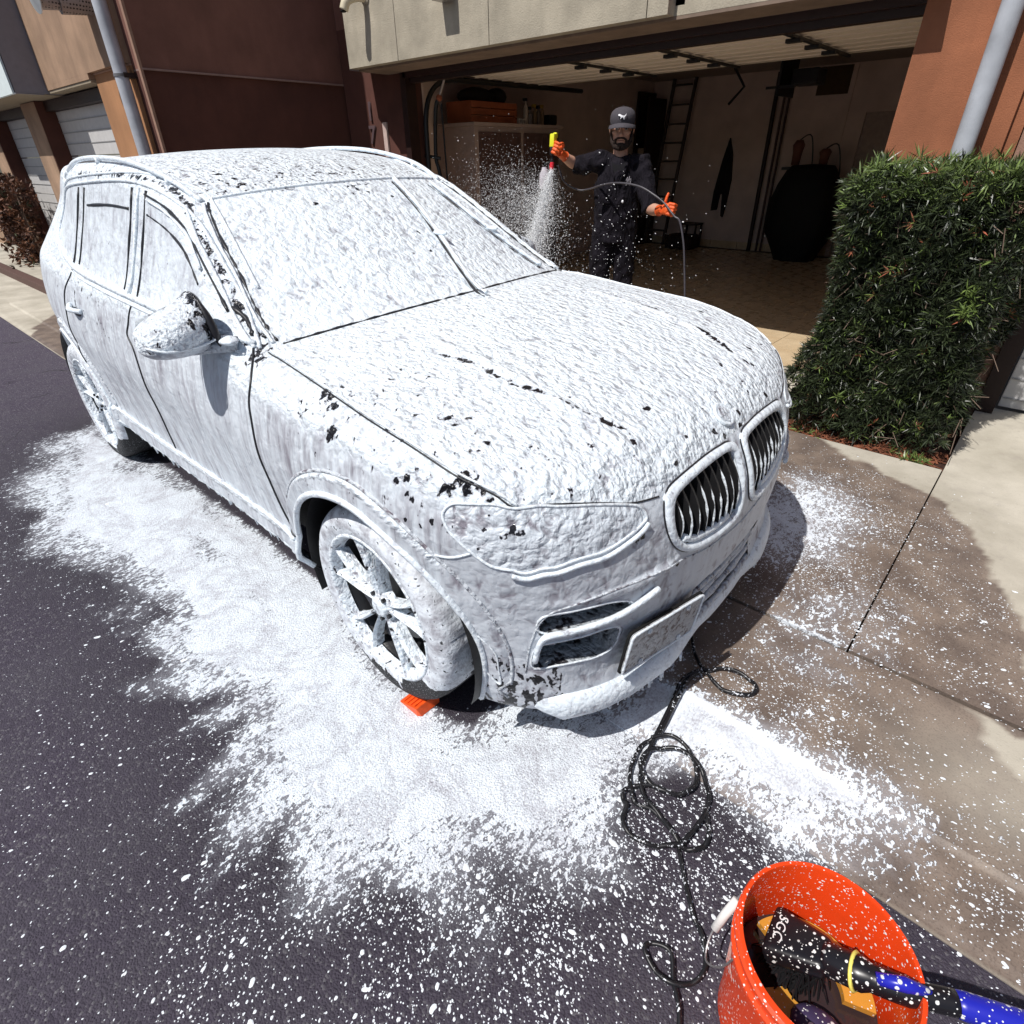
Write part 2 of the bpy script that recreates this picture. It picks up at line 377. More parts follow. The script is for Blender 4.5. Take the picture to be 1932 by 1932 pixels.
# roof edge band above the doors and the right A pillar
gz = (Z > 1.12)
pill = np.exp(-((Y+(.705-(Z-1.12)*.36))/.022)**2)*gz*bl(Z, 1.05, 1.15)*(X > -1.32)*(X < -.4)
rail = np.exp(-((AY-.645)/.022)**2)*(Z > 1.5)*(X < -1.15)
thin = np.maximum(thin, .40*rail)
roofs = (Z > 1.5)*(AY < .6)*bl(X, -2.2, -1.3); thin = np.maximum(thin, .42*roofs)
thin = np.maximum(thin, .40*np.exp(-(((X+1.10)/.10)**2+((Y-.03)/.16)**2))*(Z > 1.4))
SPOT_BIG = [(-0.177,-0.838,1.045),(-0.142,-0.849,1.038),(-0.105,-0.858,1.031),(-0.057,-0.902,0.988),(-0.057,-0.909,0.977),(0.379,-0.825,0.971),(0.392,-0.822,0.968),(0.417,-0.827,0.955),(0.430,-0.824,0.950),(0.413,-0.840,0.947),(0.375,-0.867,0.940),(-0.661,-0.788,1.121),(-0.641,-0.767,1.119),(-0.654,-0.814,1.105)]
SPOT_MID = [(0.227,-0.912,0.936),(0.258,-0.899,0.948),(0.272,-0.914,0.910),(0.283,-0.915,0.902),(0.465,-0.823,0.926),(0.442,-0.821,0.944),(0.351,-0.910,0.862),(0.213,-0.713,1.030),(0.246,-0.720,1.023),(0.252,-0.672,1.028),(0.354,-0.712,1.000),(0.536,-0.509,0.968),(0.543,-0.237,0.983),(0.663,-0.215,0.922),(0.694,-0.087,0.898),(0.714,-0.055,0.875),(0.597,-0.389,0.954),(0.691,-0.314,0.887),(0.720,-0.520,0.765),(0.772,-0.383,0.621),(-0.606,-0.792,1.096),(-0.594,-0.849,1.066),(-0.524,-0.856,1.059),(-0.575,-0.785,1.089),(0.515,-0.836,0.839),(0.518,-0.827,0.853),(0.529,-0.811,0.864),(0.548,-0.798,0.855),(0.481,-0.852,0.864),(-2.198,-0.890,1.106),(-2.051,-0.892,1.100),(-2.099,-0.900,1.080),(-2.667,-0.887,1.068)]
SPOT_WS = [(-1.043,-0.240,1.456),(-1.022,-0.134,1.453),(-1.114,-0.005,1.501),(-1.085,-0.000,1.488),(-1.087,0.038,1.488),(-1.059,-0.039,1.475),(-1.064,0.010,1.477),(-1.103,0.107,1.494),(-1.074,0.112,1.480),(-1.053,0.161,1.467),(-1.040,0.180,1.459),(-1.066,0.144,1.475),(-1.042,0.038,1.466),(-0.913,0.156,1.393),(-0.974,0.038,1.431),(-0.690,-0.046,1.272),(-0.788,-0.077,1.327),(-1.297,-0.463,1.528),(-1.354,-0.353,1.557),(-1.310,-0.220,1.557),(-1.255,-0.130,1.546),(-1.255,-0.043,1.548),(-1.247,-0.102,1.544),(-1.248,-0.013,1.546),(-1.284,0.058,1.556),(-1.174,0.051,1.523),(-1.185,-0.102,1.525)]
for L, r, a in ((SPOT_BIG, .024, 1.25), (SPOT_MID, .014, 1.15), (SPOT_WS, .014, .95)):
    for px, py, pz in L: thin = np.maximum(thin, a*np.exp(-(((X-px)**2+(Y-py)**2+(Z-pz)**2)/r**2)))
BAND = [(-2.75,-.64,1.53),(-2.45,-.665,1.56),(-2.110,-0.673,1.577),(-1.775,-0.666,1.572),(-1.544,-0.651,1.554),(-1.365,-0.644,1.515),(-1.232,-0.661,1.467),(-1.103,-0.692,1.395),(-0.982,-0.717,1.320),(-0.857,-0.747,1.238),(-0.774,-0.771,1.182),(-0.661,-0.788,1.121)]
db = dist_poly3(BAND, M3); thin = np.maximum(thin, np.where(X > -1.4, .86, .78)*np.exp(-(db/.022)**2))
BANDL = [(-1.156,-0.636,1.439),(-1.042,-0.661,1.372),(-0.929,-0.682,1.302),(-0.872,-0.693,1.267),(-0.769,-0.725,1.197),(-0.676,-0.742,1.143),(-0.590,-0.754,1.102)]
for cx, cy, cz, r, a in [(-.20,.90,1.02,.06,.60),(-.58,.84,1.08,.07,.85),(.2,.93,.86,.07,.40),(-2.3,.91,1.02,.05,.6)]:
    thin = np.maximum(thin, a*near(cx, cy, cz, r))
fend = bl(X, -.45, -.1)*(AY > .60)*(Z > .80)*(X < .6); thin = np.maximum(thin, .27*fend)
nose = bl(X, .35, .6)*(Z > .8); thin = np.maximum(thin, .16*nose)
thin = np.maximum(thin, .34*np.exp(-((Z-1.0)/.10)**2)*(X < -1.7)*(X > -2.45)*(Y < 0))
lowc = (X > .38)*(AY > .72)*(Z < .46)*bl(.5-Z, 0, .1); thin = np.maximum(thin, .75*lowc)
# --- parts from regions (right half)
C = BP[BQ].mean(1); cn = BN[BQ].mean(1); cx, cy, cz = C.T; ay = np.abs(cy)
az = AZ(cx, cy)
part = np.zeros(len(C), int)
names = ['body_shell', 'bonnet', 'windscreen', 'roof', 'front_door', 'rear_door', 'side_window', 'headlight', 'front_bumper', 'front_wing', 'door_window', 'rear_window', 'DEL', 'rear_bumper']
ID = {n: i for i, n in enumerate(names)}
xe = cx+.14*(ay/.74)**2
part[(cx > -.58) & (cz > .5) & (ay > .6)] = ID['front_wing']
yh = np.interp(cx, [-.6, -.47, -.19, .06, .26, .38, .47, .52, .60], [.80, .81, .83, .85, .85, .84, .81, .79, .70])
zf = np.interp(ay, [0, .05, .15, .34, .42, .52, .61, .70, .79, .9], [.868, .868, .872, .86, .848, .852, .88, .90, .915, .93])
hood = (ay < yh) & (cn[:, 2] > .25) & (xe > -.435) & (cz > zf)
bump = (cx > .38) & ~hood & (cz < .90) & ((cz < .80) | (cx > .55))
part[bump] = ID['front_bumper']; part[hood] = ID['bonnet']
wsm = (xe <= -.435) & (xe > -1.16) & (cz > 1.05) & (ay < .735-(cz-1.09)*.375) & (cn[:, 2] > .3)
part[wsm] = ID['windscreen']
part[(xe <= -1.16) & (cz > 1.40) & (ay < .60) & (cx > -3.5)] = ID['roof']
belt = np.interp(cx, [-2.95, -2.85, -2.4, -1.95, -1.39, -.6], [1.30, 1.27, 1.185, 1.155, 1.135, 1.10])
dlt = np.interp(cx, [-2.9, -2.78, -2.39, -1.83, -1.53, -1.31, -1.14, -.94, -.79, -.63], [1.40, 1.47, 1.515, 1.53, 1.51, 1.465, 1.39, 1.27, 1.18, 1.12])
df = np.interp(cz, [.40, .50, .58, .75, .89, .95, 1.03, 1.09], [-.42, -.45, -.48, -.49, -.50, -.51, -.53, -.62])
dr = np.interp(cz, [.45, .57, .67, .77, .95, 1.0, 1.05, 1.11, 1.5], [-1.53, -1.52, -1.50, -1.50, -1.53, -1.58, -1.56, -1.55, -1.62])
drr = np.interp(cz, [.45, .60, .70, .85, .96, 1.06, 1.13, 1.17, 1.5], [-2.20, -2.38, -2.50, -2.57, -2.54, -2.50, -2.42, -2.41, -2.36])
sd = (cy < 0) & (cz > .475) & (ay > .55) & (cz < dlt+.045) & ~wsm & (part != ID['roof'])
part[sd & (cx < df) & (cx > dr)] = ID['front_door']; part[sd & (cx <= dr) & (cx > drr)] = ID['rear_door']
win = (cz > belt+.025) & (cz < dlt-.02) & (ay > .5) & (cx < -.66)
fw_ = win & (cx > -1.50); part[fw_ & sd] = ID['side_window']
part[win & (cx <= -1.66) & (cx > -2.30)] = ID['door_window']; part[win & (cx <= -2.42) & (cx > -2.86)] = ID['rear_window']
hp = headpoly(); part[inpoly(az, cz, hp) & (cx > .3)] = ID['headlight']
fr = (cx > .5)
part[fr & inpoly(cy, cz, KIN) ] = ID['DEL']
part[fr & (inpoly(ay, cz, SLU) | inpoly(ay, cz, SLL))] = ID['DEL']
part[fr & inpoly(cy, cz, MIDG)] = ID['DEL']
for ax in (0., -2.864):
    part[(np.hypot(cx-ax-ACX, cz-ACZ) < AR) & (ay > .6) & (cz < ACZ+AR)] = ID['DEL']
part[(cx < -3.45) & (cz < .9)] = ID['rear_bumper']
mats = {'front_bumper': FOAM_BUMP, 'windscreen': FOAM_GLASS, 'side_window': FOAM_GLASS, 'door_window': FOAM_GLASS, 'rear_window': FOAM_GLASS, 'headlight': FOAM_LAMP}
flow_w = flow.copy()
PART = {}
def emit(name, s, parent, both=False, objname=None):
    q = BQ[part == ID[name]]
    if len(q) == 0: return None
    def one(sg, mask_mid=None):
        used, inv = np.unique(q.ravel(), return_inverse=True)
        V = BP[used]*np.array([1, -sg, 1]); N = BN[used]*np.array([1, -sg, 1]); Fq = inv.reshape(-1, 4)
        Fq = Fq[:, ::-1] if sg < 0 else Fq
        return V, N, Fq, flow[used], thin[used]
    if both:
        a = one(-1); b = one(1); V = np.concatenate([a[0], b[0]]); N = np.concatenate([a[1], b[1]])
        Fq = np.concatenate([a[2], b[2]+len(a[0])]); fl = np.concatenate([a[3], b[3]]); th = np.concatenate([a[4], b[4]])
    else: V, N, Fq, fl, th = one(s)
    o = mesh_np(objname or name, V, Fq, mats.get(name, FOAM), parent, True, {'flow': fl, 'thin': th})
    o.data.normals_split_custom_set_from_vertices(N.astype(np.float32))
    return o
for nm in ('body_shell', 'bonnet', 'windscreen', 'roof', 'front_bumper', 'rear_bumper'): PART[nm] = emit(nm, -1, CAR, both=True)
for s in (-1, 1):
    PART['front_wing', s] = emit('front_wing', s, CAR); PART['headlight', s] = emit('headlight', s, CAR)
    fd = PART['front_door', s] = emit('front_door', s, CAR); rd = PART['rear_door', s] = emit('rear_door', s, CAR)
    emit('side_window', s, fd, objname='window'); emit('door_window', s, rd, objname='window'); emit('rear_window', s, CAR, objname='quarter_window')
# --- foam beads, gaps
def on_surf(pts, off=0.):
    P = np.array([tuple(p) for p in pts], float); N = bnormal(P)
    for _ in range(3): P = P-N*BF(P)[:, None]*.9; N = bnormal(P)
    return P+N*off, N
def bead(name, pts, r, mat, parent, off=0., n=6, closed=False, seg=6, wob=.0, flat=1.):
    sp = spline(pts, seg, closed); P, N = on_surf(sp, off)
    m = MB(); rs = [r*(1+wob*RNG.normal()) for _ in P]; m.tube([Vector(p) for p in P], rs, n, True, closed)
    o = m.build(name, mat, parent, smooth=True)
    return o
def sidepts(xz, s=-1):
    a = from_side([p[0] for p in xz], [p[1] for p in xz], s); return [tuple(p) for p in a]
DF = [(-.62,1.09),(-.53,1.03),(-.51,.95),(-.50,.89),(-.49,.75),(-.48,.58),(-.45,.50),(-.42,.478)]
DR = [(-1.55,1.115),(-1.56,1.05),(-1.58,1.0),(-1.53,.95),(-1.50,.86),(-1.50,.77),(-1.50,.67),(-1.52,.57),(-1.53,.478)]
DRR = [(-2.41,1.17),(-2.42,1.13),(-2.50,1.06),(-2.54,.96),(-2.57,.85),(-2.50,.70)]
BELT = [(-.63,1.10),(-1.0,1.118),(-1.39,1.135),(-1.95,1.155),(-2.4,1.185),(-2.85,1.272),(-2.92,1.33)]
DLT = [(-.60,1.09),(-.79,1.205),(-.94,1.30),(-1.14,1.42),(-1.31,1.49),(-1.53,1.535),(-1.83,1.553),(-2.39,1.535),(-2.78,1.49),(-2.90,1.40),(-2.93,1.33)]
FGAP = simple('wet_gap_and_shadow_line', (.02, .02, .024), .4)
for s in (-1, 1):
    fd = PART['front_door', s]; rd = PART['rear_door', s]
    bead('panel_gap', sidepts(DF, s), .0042, FGAP, fd, .001); bead('panel_gap', sidepts(DR, s), .0042, FGAP, rd, .001)
    bead('panel_gap', sidepts(DRR, s), .004, FGAP, rd, .001)
    bead('waist_trim', sidepts(BELT, s), .013, FOAM_THICK, CAR, .002, wob=.04)
    bead('waist_trim', sidepts([(x, z-.024) for x, z in BELT], s), .005, FOAM_THICK, CAR, .002)
    bead('window_trim', sidepts(DLT, s), .0075, FOAM_THICK, CAR, .002, wob=.08)
    bead('window_trim', sidepts([(x-.01, z+.028) for x, z in DLT[1:-1]], s), .0055, FOAM_THICK, CAR, .002, wob=.08)
    bead('window_seal', sidepts([(x-.012, z-.026) for x, z in DLT[1:6]], s), .005, FGAP, fd, .001, wob=.25)
    bead('window_seal', sidepts([(x, z-.075) for x, z in [(-1.0, 1.32), (-1.14, 1.415), (-1.31, 1.475), (-1.50, 1.515)]], s), .0045, FGAP, fd, .0, wob=.3)
    bead('window_seal', sidepts([(-1.70, 1.455), (-1.95, 1.46), (-2.24, 1.45)], s), .0065, FGAP, rd, .0, wob=.25)
    bead('rain_deflector', sidepts([(-1.0, 1.29), (-1.14, 1.385), (-1.31, 1.45), (-1.50, 1.49)], s), .006, FOAM_THICK, fd, .006, wob=.2)
    bead('window_frame', sidepts([(-1.67, 1.16), (-1.67, 1.53)], s), .0045, FGAP, rd, .001, wob=.4)
    bead('window_frame', sidepts([(-1.60, 1.15), (-1.60, 1.53)], s), .008, FOAM_THICK, rd, .003, wob=.3)
    bead('window_frame', sidepts([(-1.52, 1.15), (-1.53, 1.52)], s), .005, FGAP, fd, .001, wob=.3)
    bead('window_frame', sidepts([(-2.31, 1.20), (-2.29, 1.52)], s), .004, FGAP, rd, .001, wob=.3)
    bead('window_frame', sidepts([(-2.40, 1.20), (-2.38, 1.52)], s), .005, FGAP, rd, .001, wob=.3)
    bead('sill_trim', sidepts([(x, .468) for x in np.linspace(-.42, -2.35, 12)], s), .008, FOAM_THICK, CAR, .004, wob=.15)
    bead('sill_trim', sidepts([(x, .392) for x in np.linspace(-.46, -2.38, 12)], s), .010, FOAM_THICK, CAR, .0, wob=.2)
    HL = [(x, y*-s, z) for x, y, z in HEADL]
    bead('lamp_surround', HL, .0042, FOAM_THICK, PART['headlight', s], .001, closed=True, seg=4)
    bead('lamp_surround', [(x+.003, y*-s, z-.016) for x, y, z in HEADL[11:20]], .0072, FOAM_THICK, PART['headlight', s], .004, seg=4)
    hl = [(-.56,.80,1.09),(-.47,.81,1.09),(-.19,.83,1.06),(.06,.85,1.03),(.26,.85,1.0),(.38,.84,.97),(.47,.81,.94),(.52,.79,.912),(.56,.74,.912),(.64,.61,.885),(.68,.52,.856),(.72,.43,.85)]
    bead('panel_gap', [(x, y*s, z) for x, y, z in hl], .0024, FGAP, PART['bonnet'], .001)
    bead('foam_ridge', [(x-.002, (y-.010)*s, z) for x, y, z in hl[:8]], .0045, FOAM_THICK, PART['bonnet'], .002, wob=.2)
    for ax in (0., -2.864):
        for (rr, rad, mt, of) in ((AR+.004, .011, FOAM_THICK, .0), (AR+.072, .006, FOAM_THIN, .0)):
            a = np.linspace(math.radians(-22 if ax == 0 else -15), math.radians(186), 26)
            bead('arch_trim', sidepts([(ax+ACX+rr*math.cos(t), ACZ+rr*math.sin(t)) for t in a], s), rad, mt, CAR, of, seg=2)
# cowl gap, windscreen edges, roof front edge, hood creases
wy = np.linspace(-.74, .74, 23)
def xcowl(y, xe0): return xe0-.14*(y/.74)**2
bead('cowl_gap', [tuple(p) for p in from_top([xcowl(y, -.425) for y in wy], wy)], .0042, FGAP, CAR, .0, seg=3, wob=.35)
bead('windscreen_trim', [tuple(p) for p in from_top([xcowl(y*.78, -1.155) for y in wy], wy*.78)], .006, FOAM_THICK, CAR, .002, seg=3)
for s in (-1, 1):
    A = [(-.590,.745,1.10),(-.676,.735,1.143),(-.769,.715,1.197),(-.872,.688,1.267),(-.97,.668,1.33),(-1.07,.645,1.39),(-1.18,.61,1.46),(-1.22,.59,1.475)]
    bead('windscreen_trim', [(x, y*s, z) for x, y, z in A], .0042, FGAP, CAR, .001, wob=.45)
    bead('windscreen_trim', [(x, (y+.016)*s, z) for x, y, z in A], .0065, FOAM_THICK, CAR, .003, wob=.1)
    bead('pillar_trim', [(x-.03, (y+.068)*s, z-.010) for x, y, z in A], .007, FOAM_THICK, CAR, .003, wob=.1)
    RR = [tuple(p) for p in from_top([-1.24, -1.45, -1.8, -2.2, -2.6, -3.0, -3.25], np.array([.605, .625, .63, .628, .61, .56, .52])*s)]
    o = MB(); sp = spline([(p[0], p[1], p[2]+(.020 if 0 < i < 6 else .004)) for i, p in enumerate(RR)], 8); o.tube(sp, .0105, 8)
    for i in (1, 3, 5): o.cyl((RR[i][0], RR[i][1], RR[i][2]-.005), (RR[i][0], RR[i][1], RR[i][2]+.02), .014, n=8)
    ro = o.build('roof_rail', FOAM_THICK, CAR, smooth=True)
# --- kidney grilles
def ring_resample(poly, n=72):
    p = np.array(spline([(a, b, 0) for a, b in poly], 8, True))[:, :2]
    d = np.r_[0, np.cumsum(np.linalg.norm(np.diff(np.r_[p, p[:1]], axis=0), axis=1))]
    t = np.linspace(0, d[-1], n, endpoint=False); pp = np.r_[p, p[:1]]
    return np.stack([np.interp(t, d, pp[:, 0]), np.interp(t, d, pp[:, 1])], 1)
def align(a, b):     # rotate b's start to be nearest a[0]
    c0, c1 = a.mean(0), b.mean(0)
    an = np.unwrap(np.arctan2(*(a-c0).T[::-1])); out = []
    bb = np.arctan2(*(b-c1).T[::-1]); k = np.argsort(bb); bbs = bb[k]; B = b[k]
    ext = np.r_[bbs-2*PI, bbs, bbs+2*PI]; Be = np.r_[B, B, B]
    aw = (an+PI) % (2*PI)-PI
    return np.stack([np.interp(aw, ext, Be[:, 0]), np.interp(aw, ext, Be[:, 1])], 1)
for s in (-1, 1):
    KO = ring_resample([(y*-s, z) for y, z in KID]); KI = align(KO, ring_resample([(y*-s, z) for y, z in KIN]))
    G = bpy.data.objects.new('kidney_grille', None); link(G, CAR)
    layers = []
    for t, off in ((0, .000), (.04, .008), (.3, .013), (.72, .013), (.97, .004), (1.0, -.05)):
        q = KO*(1-t)+KI*t; p = from_front(q[:, 0], q[:, 1]); p[:, 0] += off; layers.append(p)
    n = len(KO); V = np.concatenate(layers); Q = []
    for L in range(len(layers)-1):
        for k in range(n): Q.append((L*n+k, L*n+(k+1) % n, (L+1)*n+(k+1) % n, (L+1)*n+k))
    mesh_np('grille_frame', V, np.array(Q), FOAM_SM, G)
    m = MB()
    q = [(a, b) for a, b in KI]; p = from_front([a for a, b in q], [b for a, b in q]); p[:, 0] -= .055
    m.add([tuple(v) for v in p], [tuple(range(len(p)))]); m.build('grille_back', GAP, G)
    ylo, yhi = KI[:, 0].min(), KI[:, 0].max()
    inn = [(y*-s, z) for y, z in KIN]
    for k in range(9):
        yy = ylo+(yhi-ylo)*(k+.7)/9.4
        zs = np.linspace(.60, .86, 131); ins = inpoly(np.full(131, yy), zs, inn); zz = zs[ins]
        if len(zz) < 5: continue
        z0, z1 = zz.min()+.0, zz.max()-.0
        zz = np.linspace(z0, z1, 9); pf = from_front(np.full(9, yy), zz); lean = .012*np.sin(np.linspace(0, PI, 9))
        vs = []; fs = []
        for i in range(9):
            x = pf[i, 0]+lean[i]
            for dy, dx in ((-.007, -.040), (-.004, .0), (.004, .0), (.007, -.040)): vs.append((x+dx, yy+dy, pf[i, 2]))
            if i: b = 4*i; fs += [(b-4+j, b-4+(j+1) % 4, b+(j+1) % 4, b+j) for j in range(4)]
        sm = MB(); sm.add(vs, fs); so_ = sm.build('grille_slat', BLACK, G)
        em = MB(); em.tube([(pf[i, 0]+lean[i]-.001, yy-.002, pf[i, 2]) for i in range(9)], [(.0026*(1+.3*RNG.normal()) if 0 < i < 7-(k % 3) else .0008) for i in range(9)], 5); em.build('foam_edge', FOAM_THICK, so_)
    ko = [(0, y, z) for y, z in KO[::3]]; pp = from_front([a[1] for a in ko], [a[2] for a in ko])
    bead('panel_gap', [tuple(v) for v in pp], .003, FGAP, G, .001, closed=True, seg=3)
    # foam lying in the lower rim
    zs = [(y*-s, z-.006) for y, z in [(-.36,.70),(-.30,.672),(-.2,.66),(-.12,.662)]]
    pf = from_front([a for a, b in zs], [b for a, b in zs]); mm = MB(); mm.tube(spline([(p[0]-.004, p[1], p[2]+.004) for p in pf], 6), .012, 8); mm.build('foam_edge', FOAM_THICK, G, smooth=True)
# badge
bp = from_top([.675], [0.])[0]; bn = bnormal(np.array([bp]))[0]
Mb = Matrix.Translation(bp) @ Vector(bn).to_track_quat('Z', 'Y').to_matrix().to_4x4()
BG = bpy.data.objects.new('badge', None); link(BG, CAR)
MB().lathe([(.041, 0), (.041, .006), (.037, .009), (.033, .006), (.0, .006)], Mb, 32).build('badge_ring', FOAM_THICK, BG, smooth=True)
m = MB()
for k in range(4):
    a0 = k*PI/2; m.prism([(0, 0)]+[(.026*math.cos(a0+t), .026*math.sin(a0+t)) for t in np.linspace(0.08, PI/2-.08, 6)], .0055, .0085, Mb)
m.build('badge_quarter', FOAM_THIN, BG)
m = MB(); m.box(-.027, .027, -.0035, .0035, .006, .010, Mb); m.box(-.0035, .0035, -.027, .027, .006, .0105, Mb); m.build('badge_cross', FOAM_THIN, BG)
# --- bumper intakes
INTM = foam_mat('foam_in_intake', dark=(.025, .023, .028), base=.55, film=.3, hs=20, under=(.01, .01, .01))
_v = np.zeros(1)
for s in (-1, 1):
    for nm, poly in (('upper', SLU), ('lower', SLL)):
        R = ring_resample([(y*s, z) for y, z in poly], 48); p0 = from_front(R[:, 0], R[:, 1]); p1 = p0.copy(); p1[:, 0] -= .10; p1[:, 1] = p1[:, 1]*.96
        n = len(R); V = np.concatenate([p0+np.array([.003, 0, 0]), p1]); Q = np.array([(k, (k+1) % n, n+(k+1) % n, n+k) for k in range(n)])
        o = mesh_np('air_intake', V, Q, INTM, CAR, smooth=False)
        m = MB(); m.add([tuple(v) for v in p1], [tuple(range(n))]); m.build('intake_back', GAP, o)
        bead('intake_edge', [tuple(v) for v in p0[::4]], .0032, FOAM_THICK, o, .0, closed=True, seg=3, wob=.1)
    b1 = from_front(np.array([.78, .77, .72, .63, .54, .47])*s, [.44, .53, .548, .560, .575, .590])
    bead('bumper_blade', [tuple(v) for v in b1], .0095, FOAM_THICK, CAR, .012)
    b1 = from_front(np.array([.795, .79, .77, .70, .60, .47, .35, .22, 0])*s, [.38, .50, .60, .64, .65, .645, .625, .60, .585])
    bead('bumper_crease', [tuple(v) for v in b1], .0032, FOAM_THIN, CAR, .0)
    fl = from_side([.44, .45, .50, .50, .49, .44], [.52, .40, .33, .39, .46, .52], s)
    bead('bumper_flap', [tuple(v) for v in fl], .0028, FOAM_THICK, CAR, .002, closed=True)
    for (xa, za, xb, zb_) in [(.30, .77, .44, .80)]:
        bead('panel_gap', sidepts([(.455, .80), (.40, .772), (.335, .762)], s), .0035, FOAM_THICK, CAR, .001)
R = ring_resample(MIDG, 60); p0 = from_front(R[:, 0], R[:, 1]); p1 = p0.copy(); p1[:, 0] -= .12; n = len(R)
lg = mesh_np('lower_grille', np.concatenate([p0, p1]), np.array([(k, (k+1) % n, n+(k+1) % n, n+k) for k in range(n)]), INTM, CAR, smooth=False)
m = MB(); m.add([tuple(v) for v in p1], [tuple(range(n))]); m.build('grille_back', GAP, lg)
for z0, sl_ in ((.275, .00), (.318, .0), (.361, .0), (.404, .0)):
    yy = np.linspace(-.24, .53-abs(z0-.34)*.8, 14); pf = from_front(yy, np.full(14, z0)+yy*.0)
    m = MB(); m.tube([(p[0]-.012, p[1], p[2]) for p in pf], [.0125*(1+.12*RNG.normal()) for _ in pf], 8); m.build('grille_bar', FOAM_THIN, lg, smooth=True)
# --- front lip with foam skirt
yy = np.linspace(-.80, .80, 41); zl = .205+.0*yy
pf = from_front(np.clip(yy, -.79, .79), np.full(41, .235))
V = []; prof = [(-.02, .085), (.012, .075), (.026, .045), (.030, .012), (.018, -.012), (-.03, -.02)]
for k, p in enumerate(pf):
    tx = pf[min(k+1, 40)]-pf[max(k-1, 0)]; nrm = np.array([tx[1], -tx[0]]); nrm /= np.linalg.norm(nrm)+1e-9
    for a, b in prof: tp = float(sstep((.815-abs(yy[k]))/.10))*(.30+.70*float(sstep((abs(yy[k])-.16)/.22))); V.append((p[0]+nrm[0]*(a*tp-.01*(1-tp)), p[1]+nrm[1]*(a*tp-.01*(1-tp)), .205+b*(.35+.65*tp)+.03*(1-tp)+.004*RNG.normal()*(b < .0)))
m_ = len(prof); Q = [(k*m_+i, (k+1)*m_+i, (k+1)*m_+i+1, k*m_+i+1) for k in range(40) for i in range(m_-1)]
lip = mesh_np('front_lip', V, np.array(Q), FOAM_THICK, CAR)
m = MB()
for k in range(34):
    i = int(RNG.choice([*range(2, 13), *range(28, 38)])); p = pf[i]+(pf[i+1]-pf[i])*RNG.random(); L = abs(RNG.normal())*.009+.003; r = .0028+.002*RNG.random()
    x = p[0]+.018; m.tube([(x-.006, p[1], .212), (x, p[1], .20-L), (x, p[1], .196-L)], [r*1.9, r*.8, r*.95], 5)
    m.ball((x, p[1], .196-L), r*1.2, 5, 4)
tag(m.build('foam_drip', FOAM_THICK, CAR, smooth=True), kind='stuff')
m = MB()
for k in range(130):
    x = -RNG.uniform(.40, 2.35); L = abs(RNG.normal())*.014+.004; r = .0025+.002*RNG.random()
    p = from_side([x], [.385])[0]; m.tube([(x, p[1]-.004, .39), (x, p[1], .38-L)], [r*2, r*.7], 5)
tag(m.build('foam_drip', FOAM_THICK, CAR, smooth=True), kind='stuff')
# --- licence plate (on the passenger side of the bumper)
pl = from_front([-.60, -.26, -.24, -.595], [.488, .455, .30, .335]); pl[:, 0] += np.array([.028, .020, .024, .03])
a, b, c_, d_ = [Vector(p) for p in pl]
ux = (b-a).normalized(); uz = (a-d_); uz = (uz-ux*uz.dot(ux)).normalized(); un = ux.cross(uz)
if un.x < 0: un = -un
ctr = (a+b+c_+d_)/4+Vector((.012, 0, 0))
rrect_ = lambda w, h, r, k=5: [(sx*(w-r)+r*math.cos(t), sz*(h-r)+r*math.sin(t)) for sx, sz, t0 in ((1, 1, 0), (-1, 1, PI/2), (-1, -1, PI), (1, -1, 3*PI/2)) for t in np.linspace(t0, t0+PI/2, k)]
sg = 1 if (ux.cross(uz)).x > 0 else -1
Mp = Matrix((ux, uz, ux.cross(uz))).transposed().to_4x4(); Mp.translation = ctr
PLATEM = foam_mat('foam_on_plate', base=.62, film=.3, lump=60, under=(.10, .06, .05), bstr=.5, dark=(.13, .11, .11))
MB().prism(rrect_(.170, .082, .014), min(-sg*.012, -sg*.0045), max(-sg*.012, -sg*.0045), Mp).build('plate_shadow_gap', GAP, CAR)
PL = bpy.data.objects.new('licence_plate', None); link(PL, CAR)
rr = .014; W2, H2 = .165, .077
def rrect(w, h, r, k=5): return [(sx*(w-r)+r*math.cos(t), sz*(h-r)+r*math.sin(t)) for sx, sz, t0 in ((1, 1, 0), (-1, 1, PI/2), (-1, -1, PI), (1, -1, 3*PI/2)) for t in np.linspace(t0, t0+PI/2, k)]
MB().prism(rrect(W2, H2, rr), -.004, .004, Mp).build('plate_panel', PLATEM, PL)
m = MB(); rp = rrect(W2, H2, rr); m.tube([Mp @ Vector((x, y, sg*.004)) for x, y in rp], .0042, 6, closed=True); m.build('plate_rim', FOAM_THICK, PL, smooth=True)
for x, y in ((-.09, .06), (.09, .06), (-.09, -.06), (.09, -.06)):
    m = MB(); m.tube([Mp @ Vector((x+.007*math.cos(t), y+.007*math.sin(t), sg*.006)) for t in np.linspace(0, 2*PI, 9)[:-1]], .003, 5, closed=True); m.build('bolt', FOAM_THICK, PL, smooth=True)
MB().box(-.08, .08, -.04, .04, -.05*1, .0, Mp).build('plate_bracket', BLACK, PL)
